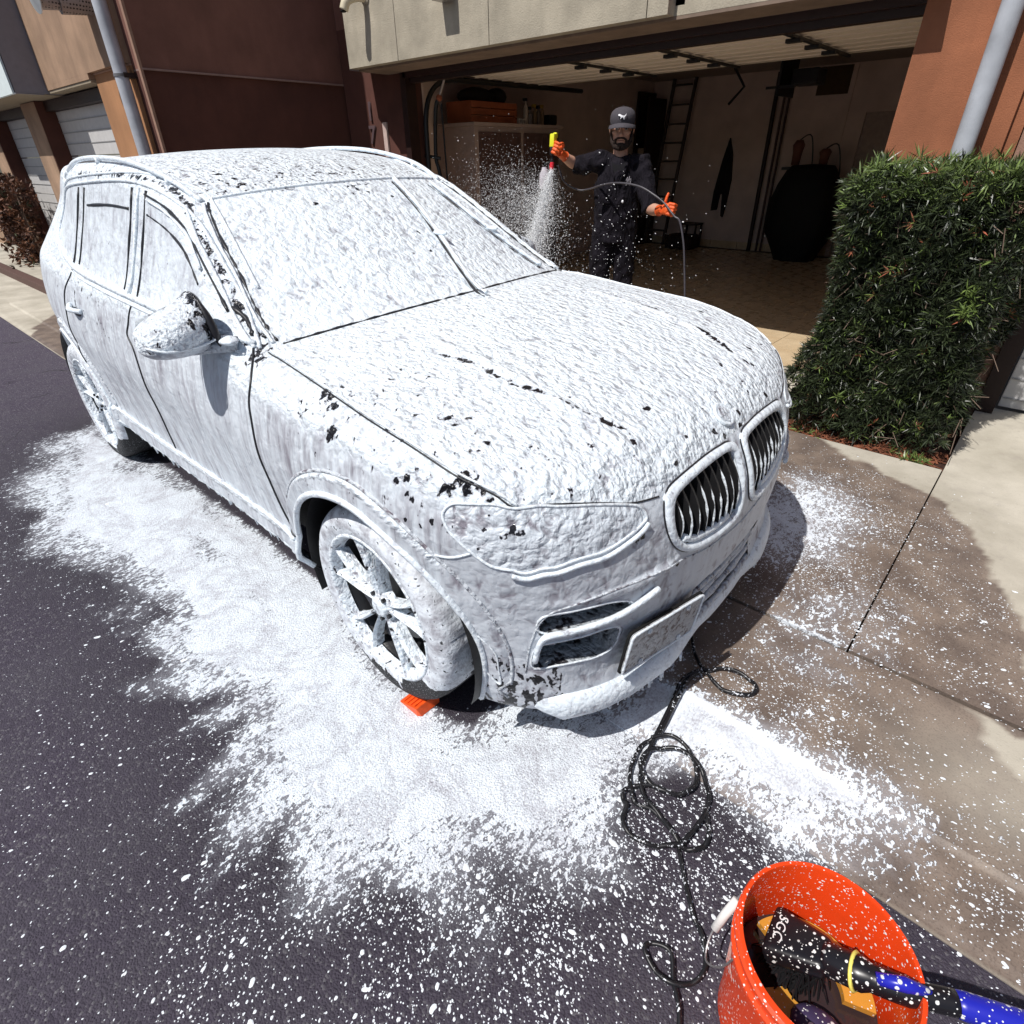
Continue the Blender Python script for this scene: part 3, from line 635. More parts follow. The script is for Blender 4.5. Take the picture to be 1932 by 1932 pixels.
# --- wheel wells
for s in (-1, 1):
    for ax in (0., -2.864):
        n = 40; V = []; Q = []
        for k in range(n+1):
            t = math.radians(-20)+math.radians(220)*k/n
            for y in (.90, .45): V.append((ax+ACX+(AR+.004)*math.cos(t), s*y*(1 if y < .9 else 1), ACZ+(AR+.004)*math.sin(t)))
            if k: Q.append((2*k-2, 2*k-1, 2*k+1, 2*k))
        o = mesh_np('wheel_well', V, np.array(Q), BLACK, CAR)
        m = MB(); m.add([(ax+ACX+(AR+.01)*math.cos(t), s*.45, ACZ+(AR+.01)*math.sin(t)) for t in np.linspace(0, 2*PI, 40)[:-1]], [tuple(range(39))]); m.build('wheel_well_wall', GAP, o)
m = MB(); m.box(-3.6, .45, -.70, .70, .22, .5); m.box(-.5, .3, -.5, .5, .5, .9); m.build('underbody', GAP, CAR)
# --- wheels
TYRE = NT('foam_splashed_tyre')
_p = TYRE.co(); _a = TYRE.noise(60, _p, 4); _sp = TYRE.voro(150, _p)
_h = TYRE.attr('foam'); _m = TYRE.rng(TYRE.math('ADD', TYRE.math('MULTIPLY', _a, .9), TYRE.math('SUBTRACT', _h, .5)), .44, .50, 0, 1, True)
_spk = TYRE.math('MULTIPLY', TYRE.rng(_sp, .22, .16), .55)
TYRE.fin(TYRE.mix(TYRE.math('MAXIMUM', _m, _spk), (.018, .018, .02), TYRE.mix(TYRE.rng(TYRE.noise(30, _p, 3), .4, .7), (.75, .8, .86), (.36, .36, .40))), .7, TYRE.bump(TYRE.math('ADD', _m, TYRE.noise(90, _p, 3)), .6, .006))
TYRE = TYRE.m
RIMF = foam_mat('foam_on_alloy', under=(.02, .02, .022), lump=70, hs=45, urough=.2, bstr=.6, base=.05, film=.25, thin0=.34)
DARKM = simple('dark_wheel_barrel', (.014, .014, .016), .35)
def wheel(ax, s, steer, grey=0):
    Wm = bpy.data.objects.new('wheel', None); link(Wm, CAR)
    Rr = .365; w = .255
    # local: axis along +Y outward, lathe axis z -> rotate
    Mw = Matrix.Translation((ax, s*.90, Rr)) @ Matrix.Rotation(steer, 4, 'Z') @ Matrix.Rotation(-s*PI/2, 4, 'X')   # local z -> outward
    prof = [(.268, .004), (.285, .010), (.305, .013), (.330, .010), (.348, -.002), (.358, -.018), (.364, -.045), (.365, -.08), (.365, -.17), (.362, -.21), (.350, -.245), (.31, -.255), (.265, -.25)]
    N = 128; V = []; fo = []
    for k in range(N):
        t = 2*PI*k/N
        for r, z in prof:
            tread = -.006 if (z < -.04 and z > -.22 and k % 4 == 0) else 0
            v = Mw @ Vector(((r+tread)*math.cos(t), (r+tread)*math.sin(t), z)); V.append(v)
            hgt = (v.z-.0)/.73; b = .66 if hgt > .10 else .15
            if z < -.10: b = .72 if hgt > .55 else .25
            dx = (v.x-ax)
            if hgt < .28 and dx*1 > .10: b = .2
            fo.append(b)
    m_ = len(prof); Q = [(k*m_+i, ((k+1) % N)*m_+i, ((k+1) % N)*m_+i+1, k*m_+i+1) for k in range(N) for i in range(m_-1)]
    mesh_np('tyre', [tuple(v) for v in V], np.array(Q), TYRE, Wm, True, {'foam': fo})
    rim = MB(); rim.lathe([(.270, -.002), (.274, .006), (.266, .010), (.258, .004), (.252, -.012), (.246, -.03)], Mw, 96); ro = rim.build('rim', RIMF, Wm, smooth=True)
    MB().lathe([(.2445, -.034), (.240, -.045), (.232, -.10), (.225, -.18), (.0, -.18)], Mw, 64).build('rim_barrel', DARKM, ro, smooth=True)
    MB().lathe([(0, -.085), (.165, -.085), (.165, -.10), (0, -.10)], Mw, 40).build('brake_disc', simple('brake_disc_steel', (.12, .12, .12), .4, .8), Wm)
    MB().box(-.10, .10, .085, .175, -.12, -.05, Mw @ Matrix.Rotation(2.4, 4, 'Z'), bev=.01).build('brake_caliper', simple('dark_caliper', (.02, .02, .03), .4), Wm)
    # five forked spokes, each a pair of tapered blades with a ridge
    for k in range(5):
        sp = MB()
        for e in (-1, 1):
            th = 2*PI*k/5+.35+e*.0; th2 = th+e*.30
            n = 7; pts = []
            for i in range(n):
                t = i/(n-1); r = .045+t*.212
                a = th+e*(.20*(1-t)**1.6+.255*t**1.1)
                z = -.024+.010*math.sin(t*PI)+.014*t**3
                wd = (.0095*(1-t)+.0125*t)*(.8+.6*abs(t-.5))
                pts.append((r, a, z, wd))
            vs = []; fs = []
            for (r, a, z, wd) in pts:
                c, s_ = math.cos(a), math.sin(a); tx, ty = -s_, c
                for q, dz in ((-wd, -.034), (-wd*.8, -.004), (0, .009), (wd*.8, -.004), (wd, -.034)): vs.append(Mw @ Vector((r*c+tx*q, r*s_+ty*q, z+dz)))
            for i in range(n-1):
                for j in range(5): fs.append((i*5+j, i*5+(j+1) % 5, (i+1)*5+(j+1) % 5, (i+1)*5+j))
            sp.add(vs, fs)
        sp.build('spoke', RIMF, ro)
    hub = MB(); hub.lathe([(0, .0), (.030, -.001), (.036, -.006), (.040, -.014), (.062, -.020), (.066, -.05)], Mw, 30); ho = hub.build('hub', RIMF, ro, smooth=True)
    for k in range(5):
        a = 2*PI*k/5+.98; MB().cyl(Mw @ Vector((.050*math.cos(a), .050*math.sin(a), -.018)), Mw @ Vector((.050*math.cos(a), .050*math.sin(a), -.006)), .008, n=6).build('wheel_bolt', DARKM, ro)
    # foam runs down the sidewall
    dr_ = MB()
    for k in range(7):
        x0 = RNG.uniform(.03, .17); pts = []
        for i in range(7):
            zz = .30-i*.042-RNG.uniform(0, .01); rr_ = math.hypot(x0, zz-Rr)
            if .275 < rr_ < .352: pts.append(Mw @ Vector((0, 0, .016))+Vector((x0+.004*RNG.normal(), 0, zz-Rr)))
        if len(pts) > 2: dr_.tube(pts, .0032, 5)
    if dr_.v: dr_.build('foam_run', FOAM_THICK, Wm, smooth=True)
    return Wm
wheel(0., -1, math.radians(-2)); wheel(0., 1, math.radians(-2)); wheel(-2.864, -1, 0); wheel(-2.864, 1, 0)
# --- mirrors
def mirror(s):
    G = bpy.data.objects.new('wing_mirror', None); link(G, CAR)
    # sections across y (outer to inner): yc, top z, bottom z, front x, back x
    S = [(1.104, 1.140, 1.120, -.79, -.82), (1.092, 1.170, 1.100, -.745, -.85), (1.065, 1.193, 1.088, -.71, -.87), (1.015, 1.214, 1.082, -.69, -.88), (.965, 1.232, 1.080, -.69, -.885), (.925, 1.248, 1.082, -.70, -.885), (.900, 1.262, 1.090, -.715, -.882), (.888, 1.258, 1.12, -.74, -.87)]
    ys = spline([(a, 0, 0) for a, *_ in S], 4); n = 28
    cols = [spline([(r[i], 0, 0) for r in S], 4) for i in range(1, 5)]
    V = []
    for k in range(len(ys)):
        zt, zb, xf, xb = [c[k].x for c in cols]; zc, hz = (zt+zb)/2, (zt-zb)/2; xc, hx = (xf+xb)/2, (xf-xb)/2
        for j in range(n):
            t = 2*PI*j/n; c, q = math.cos(t), math.sin(t); e = .75
            V.append((xc+hx*math.copysign(abs(c)**e, c)-(.02*q if q > 0 else 0), s*ys[k].x, zc+hz*math.copysign(abs(q)**.8, q)))
    m = len(ys); Q = [(k*n+j, k*n+(j+1) % n, (k+1)*n+(j+1) % n, (k+1)*n+j) for k in range(m-1) for j in range(n)]
    Va = np.array(V)
    fl = np.where(Va[:, 2] < 1.115, 1., .0); th = np.where(Va[:, 2] < 1.115, .1, .30)+.75*np.exp(-(((np.abs(Va[:, 1])-.905)/.026)**2))+.8*np.exp(-(((np.abs(Va[:, 1])-.96)/.014)**2+((Va[:, 2]-1.19)/.014)**2))
    o = mesh_np('mirror_housing', V, np.array(Q), FOAM_MIR, G, True, {'flow': fl, 'thin': th})
    MB().add([V[j] for j in range(n)], [tuple(range(n))]).build('mirror_cap', FOAM, o); MB().add([V[(m-1)*n+j] for j in range(n)], [tuple(range(n))]).build('mirror_cap', BLACK, o)
    g = [(-.888, s*1.08, 1.13), (-.892, s*1.06, 1.19), (-.897, s*.91, 1.23), (-.893, s*.905, 1.10)]; MB().add(g, [(0, 1, 2, 3)]).build('mirror_glass', simple('mirror_silver', (.7, .7, .7), .05, 1), G)
    m_ = MB(); m_.tube([(-.80, s*.97, 1.09), (-.74, s*.90, 1.095), (-.68, s*.84, 1.10)], [.020, .022, .028], 10); m_.build('mirror_arm', FOAM_THIN, G, smooth=True)
    m_ = MB(); m_.ball((-.69, s*.868, 1.118), (.055, .030, .014), 12, 8); m_.build('foam_lump', FOAM_THICK, G, smooth=True)
    sp = spline([(-.685, s*x, z) for x, z in ((1.095, 1.135), (1.05, 1.122), (1.0, 1.118), (.94, 1.120), (.90, 1.128))], 6)
    m_ = MB(); m_.tube([(p.x-.012+(-.06*max(0, (abs(p.y)-1.05)/.045)**2), p.y, p.z) for p in sp], .004, 6); m_.build('indicator_strip', FOAM_THICK, G, smooth=True)
    sp = spline([(-.75, s*.905, 1.25), (-.72, s*.90, 1.20), (-.70, s*.895, 1.14), (-.70, s*.89, 1.10)], 5); MB().tube(sp, [.002+.012*math.sin(PI*i/(len(sp)-1)) for i in range(len(sp))], 7).build('mirror_gap', FGAP, G, smooth=True)
mirror(-1); _b = set(CAR.children); mirror(1)
_mg = [o for o in CAR.children if o not in _b][0]; _mg.matrix_basis = Matrix.Translation((-1.02, .93, 1.12)) @ Matrix.Scale(.72, 4) @ Matrix.Translation((.80, -.90, -1.10))
# triangular quarter light behind the pillar
bead('quarter_seal', sidepts([(-.66, 1.12), (-.73, 1.16), (-.80, 1.19)]), .009, FGAP, PART['front_door', -1], .0, wob=.3)
# --- door handles
for s in (-1, 1):
    for hx, par in ((-1.33, PART['front_door', s]), (-2.30, PART['rear_door', s])):
        p = from_side([hx-.10, hx, hx+.10], [1.015, 1.012, 1.008], s); m = MB(); m.tube(spline([(q[0], q[1]+s*(.004 if i != 1 else .032), q[2]) for i, q in enumerate(p)], 6), .013, 8)
        m.build('door_handle', FOAM_THICK, par, smooth=True)
        m = MB(); c = from_side([hx], [1.0], s)[0]; m.ball((hx, c[1]+s*.002, .995), (.075, .010, .022), 14, 8); m.build('handle_recess', FGAP, par, smooth=True)
# --- wipers, fin
def on_top(x, y, dz): p = from_top([x], [y])[0]; return (p[0], p[1], p[2]+dz)
for wp in ([(-.345, .02), (-.60, .11), (-.888, .194), (-1.13, .238)], [(-.56, .62), (-.72, .565), (-.897, .505), (-1.14, .46)]):
    G = bpy.data.objects.new('wiper', None); link(G, CAR)
    pts = [on_top(q.x, q.y, .016) for q in spline([(x_, y_, 0) for x_, y_ in wp], 6)]
    MB().tube(pts, [.0085*(1+.22*RNG.normal()) for _ in pts], 7).build('wiper_blade', FOAM_THICK, G, smooth=True)
    pts2 = [(q[0], q[1]-.013, q[2]-.013) for q in pts]; MB().tube(pts2, [max(.0008, .0030*(1+.8*RNG.normal())) for _ in pts2], 5).build('wiper_shadow_line', FGAP, G, smooth=True)  # thin dark tube drawn as the shadow line beside the wiper
    mid = pts[len(pts)//2]; MB().ball((mid[0], mid[1], mid[2]+.006), (.045, .014, .012), 12, 6).build('wiper_arm', FOAM_THICK, G, smooth=True)
p = from_top([-3.15], [0.])[0]
MB().prism([(-.09, 0), (.09, 0), (.03, .045), (-.05, .07), (-.085, .06)], -.012, .012, Matrix.Translation(p) @ Matrix.Rotation(PI/2, 4, 'X')).build('aerial_fin', FOAM_THICK, CAR)

# the car stands across the gutter: its left side is a little higher than its right
_seen = set()
def lift(o):
    if o.type == 'MESH' and o.data.name not in _seen:
        _seen.add(o.data.name); n = len(o.data.vertices); c = np.zeros(n*3, np.float32); o.data.vertices.foreach_get('co', c); c = c.reshape(-1, 3); c[:, 2] += .03*(c[:, 1]+.8); o.data.vertices.foreach_set('co', c.ravel()); o.data.update()
    for k in o.children: lift(k)
bpy.context.view_layer.update(); lift(CAR)
# ================================================================== GROUND
CORE = [(-2.61,-0.89),(-3.25,-0.80),(-3.55,-0.86),(-3.40,-1.05),(-3.0,-1.24),(-2.60,-1.38),(-2.11,-1.47),(-1.58,-1.36),(-1.11,-1.29),(-0.71,-1.35),(-0.38,-1.33),(-0.10,-1.37),(0.07,-1.47),(0.23,-1.45),(0.47,-1.33),(0.68,-1.14),(0.85,-0.94),(0.88,-0.80),(0.85,-0.65),(0.89,-0.52),(1.07,-0.51),(1.24,-0.50),(1.32,-0.45),(1.42,-0.26),(1.21,-0.24),(1.00,-0.24),(0.70,-0.22),(0.62,-0.45),(0.50,-0.60),(0.40,-.70),(0.33,-0.84),(0.06,-0.82),(-0.25,-0.76),(-0.78,-0.66),(-1.66,-0.68),(-2.49,-0.72)]
RIDGE = [(.70,-.26),(.85,-.235),(1.05,-.235),(1.25,-.24),(1.44,-.255),(1.39,-.31),(1.27,-.32),(1.23,-.40),(1.13,-.38),(1.0,-.36),(.86,-.42),(.76,-.45)]
WETP = [(-.4,2.45),(.17,2.47),(.74,2.07),(1.30,1.82),(1.42,1.60),(1.49,1.41),(1.55,1.2),(1.68,1.01),(1.72,.7),(1.81,.37),(1.75,.25),(1.58,.30),(1.62,.2),(1.75,.10),(1.95,.0),(2.1,-.2),(1.82,-.74),(1.6,-1.3),(1.2,-1.9),(.2,-2.1),(-1.2,-2.2),(-3.09,-1.9),(-5.6,-1.0),(-7.5,-.3),(-8.2,.2),(-7.9,.33),(-6,.33),(-6,2.2)]
def seg_dist(x, y, poly):
    d = np.full(x.shape, 1e9); n = len(poly)
    for i in range(n):
        ax, ay = poly[i]; bx, by = poly[(i+1) % n]; vx, vy = bx-ax, by-ay
        t = np.clip(((x-ax)*vx+(y-ay)*vy)/(vx*vx+vy*vy), 0, 1); d = np.minimum(d, np.hypot(x-ax-t*vx, y-ay-t*vy))
    return d
def sdist(x, y, poly):     # negative inside
    sh = x.shape; ins = inpoly(x.ravel(), y.ravel(), poly).reshape(sh); d = seg_dist(x, y, poly); return np.where(ins, -d, d)
def vnoise(x, y, sc, seed=0):
    r = np.random.default_rng(seed); T = r.random((64, 64)); x = x*sc+100.3; y = y*sc+77.7
    i = np.floor(x).astype(int); j = np.floor(y).astype(int); fx = sstep(x-i); fy = sstep(y-j)
    g = lambda a, b: T[a % 64, b % 64]
    return (g(i, j)*(1-fx)+g(i+1, j)*fx)*(1-fy)+(g(i, j+1)*(1-fx)+g(i+1, j+1)*fx)*fy
def foam_density(x, y):
    wx = x+.10*(vnoise(x, y, 5, 1)-.5)+.05*(vnoise(x, y, 13, 2)-.5); wy = y+.14*(vnoise(x, y, 4.3, 3)-.5)+.06*(vnoise(x, y, 12, 4)-.5)
    s = sdist(wx, wy, CORE); core = sstep((-s+.10)/.30)
    halo = .46*np.exp(-np.clip(s, 0, 9)/.20)+.17*np.exp(-np.clip(s, 0, 9)/.75)
    d = np.maximum(core, halo)
    # lobes thrown outwards over the asphalt
    ang = np.arctan2(y+.9, x+.2); d = d+.10*np.sin(ang*17+3*vnoise(x, y, 1.5, 9))*np.exp(-((s-.12)/.2)**2)
    rg = sdist(x+.035*(vnoise(x, y, 11, 5)-.5), y+.012*(vnoise(x, y, 14, 6)-.5), RIDGE); d = np.maximum(d, sstep((.012-rg)/.035)*1.5)
    # speckled overspray on the driveway to the right
    o = np.exp(-(((x-.72)/.46)**2+((y-1.15)/.75)**2)); d = np.maximum(d, .70*o)
    d = np.maximum(d, .46*np.exp(-(((x-1.1)/.5)**2+((y-.45)/.9)**2)))
    d = np.maximum(d, .38*np.exp(-(((x-1.1)/.6)**2+((y+.15)/.4)**2)))
    # shaded bare ground under the car
    under = sstep((np.where(x > .05, .90, .78)-np.abs(y))/.10)*sstep((.44-x+.25*np.clip(y+.6, -1, 0))/.14)*sstep((x+3.6)/.3); d = d*(1-.97*under)
    j = np.exp(-((y-.33)/.016)**2)*sstep((x-.6)/.2)*sstep((1.25-x)/.12)*sstep((vnoise(x, y, 7, 30)-.15)/.3); d = np.maximum(d, .80*j)
    patch = np.exp(-(((x+1.35)/.22)**2+((y+.98)/.07)**2)); d = d-.45*patch*1.0
    d = d-.25*np.exp(-(((x+.75)/.25)**2+((y+1.0)/.05)**2))-.3*np.exp(-(((x-1.02)/.10)**2+((y+.58)/.09)**2))
    return np.clip(d, 0, 1.5)
def wetness(x, y):
    s = sdist(x+.07*(vnoise(x, y, 9, 11)-.5)+.03*(vnoise(x, y, 31, 14)-.5), y+.07*(vnoise(x, y, 9, 12)-.5)+.03*(vnoise(x, y, 31, 13)-.5), WETP)
    w = sstep((.012-s)/.03)
    near = np.exp(-np.clip(sdist(x, y, CORE)-.05, 0, 9)/.55)
    w = w*(1-.55*np.exp(-(((x-1.72)/.28)**2+((y-.02)/.2)**2))*(y < .33))
    return np.where(y < -.5, np.maximum(near*.95, .0), w)
def groundz(x, y): return .09*sstep((y-2.2)/1.1)*np.ones_like(x)
def gnd_mat(name, kind):
    t = NT(name); P = t.co(); foam = t.attr('foam'); wet = t.attr('wet')
    if kind == 'asphalt':
        g1 = t.voro(170, P); g2 = t.noise(420, P, 2); g3 = t.noise(3.2, P, 4); g4 = t.noise(45, P, 4, .7)
        stone = t.rng(g1, .15, .5); agg = t.n('TexVoronoi', {'Vector': P, 'Scale': 170}).outputs['Color']
        sp = t.n('SeparateColor', {0: agg}).outputs[0]
        base = t.mix(t.rng(g4, .3, .72), (.040, .031, .051), (.087, .071, .106))
        base = t.mix(t.rng(sp, .86, .93), base, (.17, .16, .18)); base = t.mix(t.math('MULTIPLY', t.rng(g4, .60, .70), .6), base, (.022, .02, .024))
        base = t.mix(t.rng(g3, .35, .7, 0, .35), base, (.095, .09, .105))
        cr = t.n('TexVoronoi', {'Vector': t.n('VectorMath', {0: P, 1: t.n('VectorMath', {0: t.n('TexNoise', {'Vector': P, 'Scale': 2.5, 'Detail': 4}).outputs['Color'], 'Scale': .5}, operation='SCALE').outputs[0]}, operation='ADD').outputs[0], 'Scale': .55}, feature='DISTANCE_TO_EDGE').outputs[0]
        crk = t.math('MULTIPLY', t.rng(cr, .006, .002), t.rng(t.noise(1.3, P, 1), .50, .58)); base = t.mix(crk, base, (.01, .01, .01))
        wetc = t.mix(1.0, base, (.022, .019, .026)); wc = t.mix(.72, base, (.018, .015, .021)); base = t.mix(wet, base, wc)
        rough = t.rng(wet, 0, 1, .92, .55); rel = t.math('ADD', t.math('MULTIPLY', g1, -.6), t.math('MULTIPLY', g2, .5)); bd = .006; bs = .9
    else:
        g1 = t.noise(2.1, P, 6, .62); g2 = t.noise(160, P, 3, .6); g3 = t.noise(11, P, 5, .65)
        base = t.mix(t.rng(g1, .33, .68), (.345, .315, .255), (.54, .50, .42)); base = t.mix(t.rng(g3, .55, .75, 0, .35), base, (.27, .235, .22))
        base = t.mix(t.rng(g2, .58, .70, 0, .35), base, (.25, .22, .18))
        dv = t.voro(17, P, rnd=1); dl = t.math('MULTIPLY', t.rng(dv, .15, .10), t.rng(t.noise(1.6, P, 2), .48, .6)); base = t.mix(t.math('MULTIPLY', dl, .35), base, (.15, .12, .10))
        wc = t.mix(t.rng(t.noise(7, P, 4), .35, .65), (.140, .108, .090), (.230, .180, .145)); wc = t.mix(t.rng(g2, .5, .7, 0, .5), wc, (.05, .035, .028)); base = t.mix(wet, base, wc)
        rough = t.rng(wet, 0, 1, .88, .50); rel = t.math('ADD', g2, t.math('MULTIPLY', g3, .3)); bd = .002; bs = .5
    # foam: dense froth where 'foam' is high, breaking into flecks where it is low
    Ps = t.co(scale=(1, .55, 1), rot=(0, 0, .35))
    n1 = t.noise(62, Ps, 3, .55, dist=.4); n2 = t.noise(9, P, 3, .6, dist=.8); n3 = t.noise(170, Ps, 2, .5)
    nn = t.math('ADD', t.math('ADD', t.math('MULTIPLY', n1, .52), t.math('MULTIPLY', n2, .20)), t.math('MULTIPLY', n3, .28))
    thr = t.math('SUBTRACT', .745, t.math('MULTIPLY', foam, .44)); d = t.math('SUBTRACT', nn, thr)
    m = t.rng(d, -.012, .028, 0, 1, True)
    m = t.math('MULTIPLY', m, t.rng(foam, .015, .06))
    thick = t.rng(t.math('ADD', t.math('MULTIPLY', n2, .45), t.math('MULTIPLY', n3, .65)), .42, .60)
    sw = t.noise(2.6, P, 4, .6, dist=1.6)
    lavg = t.math('ADD', t.math('MULTIPLY', t.math('SUBTRACT', 1, thick), .45), t.math('MULTIPLY', t.rng(sw, .49, .54), t.rng(sw, .61, .55, 0, .24)), clamp=True)
    fc = t.mix(lavg, (.78, .84, .905), (.30, .28, .32))
    film = t.math('MULTIPLY', t.rng(t.math('ADD', foam, t.math('MULTIPLY', n2, .35)), .50, .85, 0, .50, True), 1.0)
    base = t.mix(film, base, (.46, .47, .52))
    col = t.mix(m, base, fc)
    hgt = t.math('ADD', t.math('MULTIPLY', m, .8), t.math('MULTIPLY', t.math('MULTIPLY', m, t.math('ADD', t.math('MULTIPLY', n1, .5), t.math('MULTIPLY', n2, 2.2))), .9))
    b = t.bump(rel, bs, bd); b = t.bump(hgt, .6, .005, b)
    rr = t.n('Mix', {0: m, 2: rough, 3: .42}).outputs[0]
    return t.fin(col, rr, b)
ASPH = gnd_mat('asphalt_with_foam', 'asphalt'); CONC = gnd_mat('concrete_with_foam', 'concrete')
def sheet(name, x0, x1, y0, y1, zf, mat, step=.025, parent=None, kind='structure', skirt=0):
    nx = max(2, int((x1-x0)/step)+1); ny = max(2, int((y1-y0)/step)+1)
    gx, gy = np.meshgrid(np.linspace(x0, x1, nx), np.linspace(y0, y1, ny), indexing='ij')
    gz = zf(gx, gy); f = foam_density(gx, gy); w = wetness(gx, gy); V = np.stack([gx, gy, gz], -1).reshape(-1, 3)
    i = np.arange(nx*ny).reshape(nx, ny); Q = np.stack([i[:-1, :-1], i[1:, :-1], i[1:, 1:], i[:-1, 1:]], -1).reshape(-1, 4)
    if skirt:
        b = len(V); e = np.concatenate([i[:, 0], i[-1, 1:], i[::-1, -1][1:], i[0, ::-1][1:-1]]); S = V[e].copy(); S[:, 2] -= skirt; V = np.r_[V, S]; n = len(e); k = np.arange(n)
        Q = np.r_[Q, np.stack([e[k], b+k, b+(k+1) % n, e[(k+1) % n]], 1)]; f = np.r_[f.ravel(), np.zeros(n)]; w = np.r_[w.ravel(), np.full(n, .8)]
    o = mesh_np(name, V, Q, mat, parent, True, {'foam': f.ravel(), 'wet': w.ravel()})
    if skirt: o.data.set_sharp_from_angle(angle=.6)
    if parent is None: tag(o, kind=kind)
    return o
# deep ground sheet to the horizon, then the near detailed road on top
g = MB(); g.box(-120, 120, -120, 120, -.35, -.14); tag(g.build('ground', simple('far_ground', (.20, .18, .15), .9)), kind='structure')
road = MB(); road.box(-120, 120, -60, -.5, -.06, -.012); o = road.build('road', ASPH); tag(o, kind='structure')
sheet('road_surface', -9.5, 2.6, -3.6, -.495, lambda x, y: -.004*sstep((-.9-y)/.5)+0*x, ASPH, .022, parent=o)
o2 = MB(); o2.box(-40, -9.5, -3.6, -.495, -.02, -.004); o2.build('road_surface', ASPH, o)
def gutz(x, y): return .004+.010*sstep((y+.5)/.04)-.004*sstep((y+.30)/.05)+.016*sstep((y+.262)/.012)
gu = sheet('gutter', -9.2, 3.2, -.51, .318, gutz, CONC, .012, skirt=.06)
m = MB(); m.box(-40, -9.2, -.51, .30, -.05, .012); m.build('gutter_slab', CONC, gu)
dr = empty('driveway', (0, 0, 0), None, None); tag(dr, kind='structure')
MBb = MB(); MBb.box(-9.3, 30, .30, 3.32, -.12, -.03); MBb.build('joint_bed', simple('dark_joint_dirt', (.09, .065, .05), .95), dr)
Zd = lambda x, y: .028+groundz(x, y)
xs = [-8.6, -5.3, -2.02, 1.198]
for a, b in zip(xs[:-2], xs[1:-1]): sheet('concrete_slab', a+.003, b-.003, .336, 3.30, Zd, CONC, .04, parent=dr, skirt=.06)
sheet('concrete_slab', -2.017, 1.195, .336, 2.238, Zd, CONC, .02, parent=dr, skirt=.06)
sheet('concrete_slab', -2.014, .10, 2.245, 3.30, Zd, CONC, .03, parent=dr, skirt=.06)
sheet('concrete_slab', 1.202, 3.6, .336, 3.02, Zd, CONC, .02, parent=dr, skirt=.06)
sheet('concrete_slab', 3.612, 9, .336, 3.02, Zd, CONC, .08, parent=dr, skirt=.06)
sheet('door_apron', 1.206, 9, 3.03, 3.36, lambda x, y: .10+0*x, CONC, .05, parent=dr, skirt=.14)
# planter bed
bed = MB(); bed.box(.10, 1.20, 2.24, 3.34, -.03, .012); tag(bed.build('planter_soil', simple('red_brown_mulch', (.085, .035, .022), .95, var=.5, scale=30, bump=1, bdist=.02)), kind='structure')
m = MB()
for k in range(900):
    x = RNG.uniform(.12, 1.19); y = RNG.uniform(2.25, 3.2) if RNG.random() < .3 else RNG.uniform(2.25, 2.5); a = RNG.uniform(0, PI); L = RNG.uniform(.012, .035)
    m.box(-L, L, -.003, .003, 0, .003, Matrix.Translation((x, y, .014+RNG.uniform(0, .012))) @ Matrix.Rotation(a, 4, 'Z') @ Matrix.Rotation(RNG.uniform(-.4, .4), 4, 'Y'))
tag(m.build('leaf_litter', simple('dry_fallen_leaf', (.20, .07, .035), .8, var=.5)), kind='stuff')
# raised pavement and kerb far left, in front of the neighbouring garages
sw = empty('pavement', (0, 0, 0), None, None); tag(sw, kind='structure')
for a, b in ((-9.4, -8.66), (-12.6, -9.41), (-15.8, -12.61), (-40, -15.81)):
    m = MB(); m.box(a+.006, b-.006, .40, 1.2 if b > -9 else 1.25, -.05, .12, bev=.006); m.build('concrete_slab', CONC, sw)
m = MB(); m.box(-40, -8.9, .25, .392, -.05, .118, bev=.01); m.build('kerb', simple('dark_brown_kerb', (.10, .055, .045), .7), sw)  # kerb in one even dark brown
m = MB(); m.box(-40, -8.66, 1.2, 2.6, -.05, .115); m.build('concrete_slab', CONC, sw)
# ================================================================== BUILDINGS
def stucco(name, col, var=.14, sc=2.2, streak=.3, bump=.6, grain=140):
    t = NT(name); P = t.co(); a = t.noise(sc, P, 5, .6); st = t.noise(3.2, t.co(scale=(2.2, 2.2, .35)), 4, .6); g = t.noise(grain, P, 3, .6)
    dk = tuple(c*(1-var*1.6) for c in col); lt = tuple(min(1, c*(1+var)) for c in col)
    c = t.mix(t.rng(a, .3, .7), dk, lt); c = t.mix(t.math('MULTIPLY', t.rng(st, .48, .66), streak), c, tuple(x*.72 for x in col))
    c = t.mix(t.math('MULTIPLY', t.rng(g, .55, .75), .35), c, tuple(x*.55 for x in col))
    return t.fin(c, .92, t.bump(t.math('ADD', g, t.math('MULTIPLY', t.noise(30, P, 3), .4)), bump, .004))
S_BEIGE = stucco('beige_rough_stucco', (.41, .365, .285), .16, 3, .3, 1.0, 90)
S_BROWN = stucco('dark_brown_stucco', (.20, .092, .070), .15)
S_BROWN2 = stucco('dark_red_brown_stucco', (.10, .038, .028), .15)
S_RED = stucco('dark_red_stucco', (.30, .06, .025), .12)
S_ORANGE = stucco('orange_stucco', (.33, .125, .062), .16, 2.5, .4)
S_PINK = stucco('dusty_pink_stucco', (.33, .19, .14), .14)
S_TAN = stucco('streaked_tan_stucco', (.36, .235, .155), .2, 2, .6)
S_TANOR = stucco('tan_orange_stucco', (.40, .20, .095), .12)
GREYM = simple('plain_grey_panel', (.20, .195, .225), .5, var=.06)
PALE = simple('pale_metal_panel', (.72, .80, .80), .4, var=.05)
WHITEP = simple('white_painted_metal', (.56, .55, .54), .5, var=.06)
PIPE = simple('galvanised_pipe', (.42, .44, .48), .55, var=.22, scale=5, bump=.1)
DTRIM = simple('dark_brown_trim', (.022, .009, .007), .5)
def boxes(name, mat, parent, *bs, bev=0):
    m = MB()
    for b in bs: m.box(*b, bev=bev)
    return m.build(name, mat, parent)
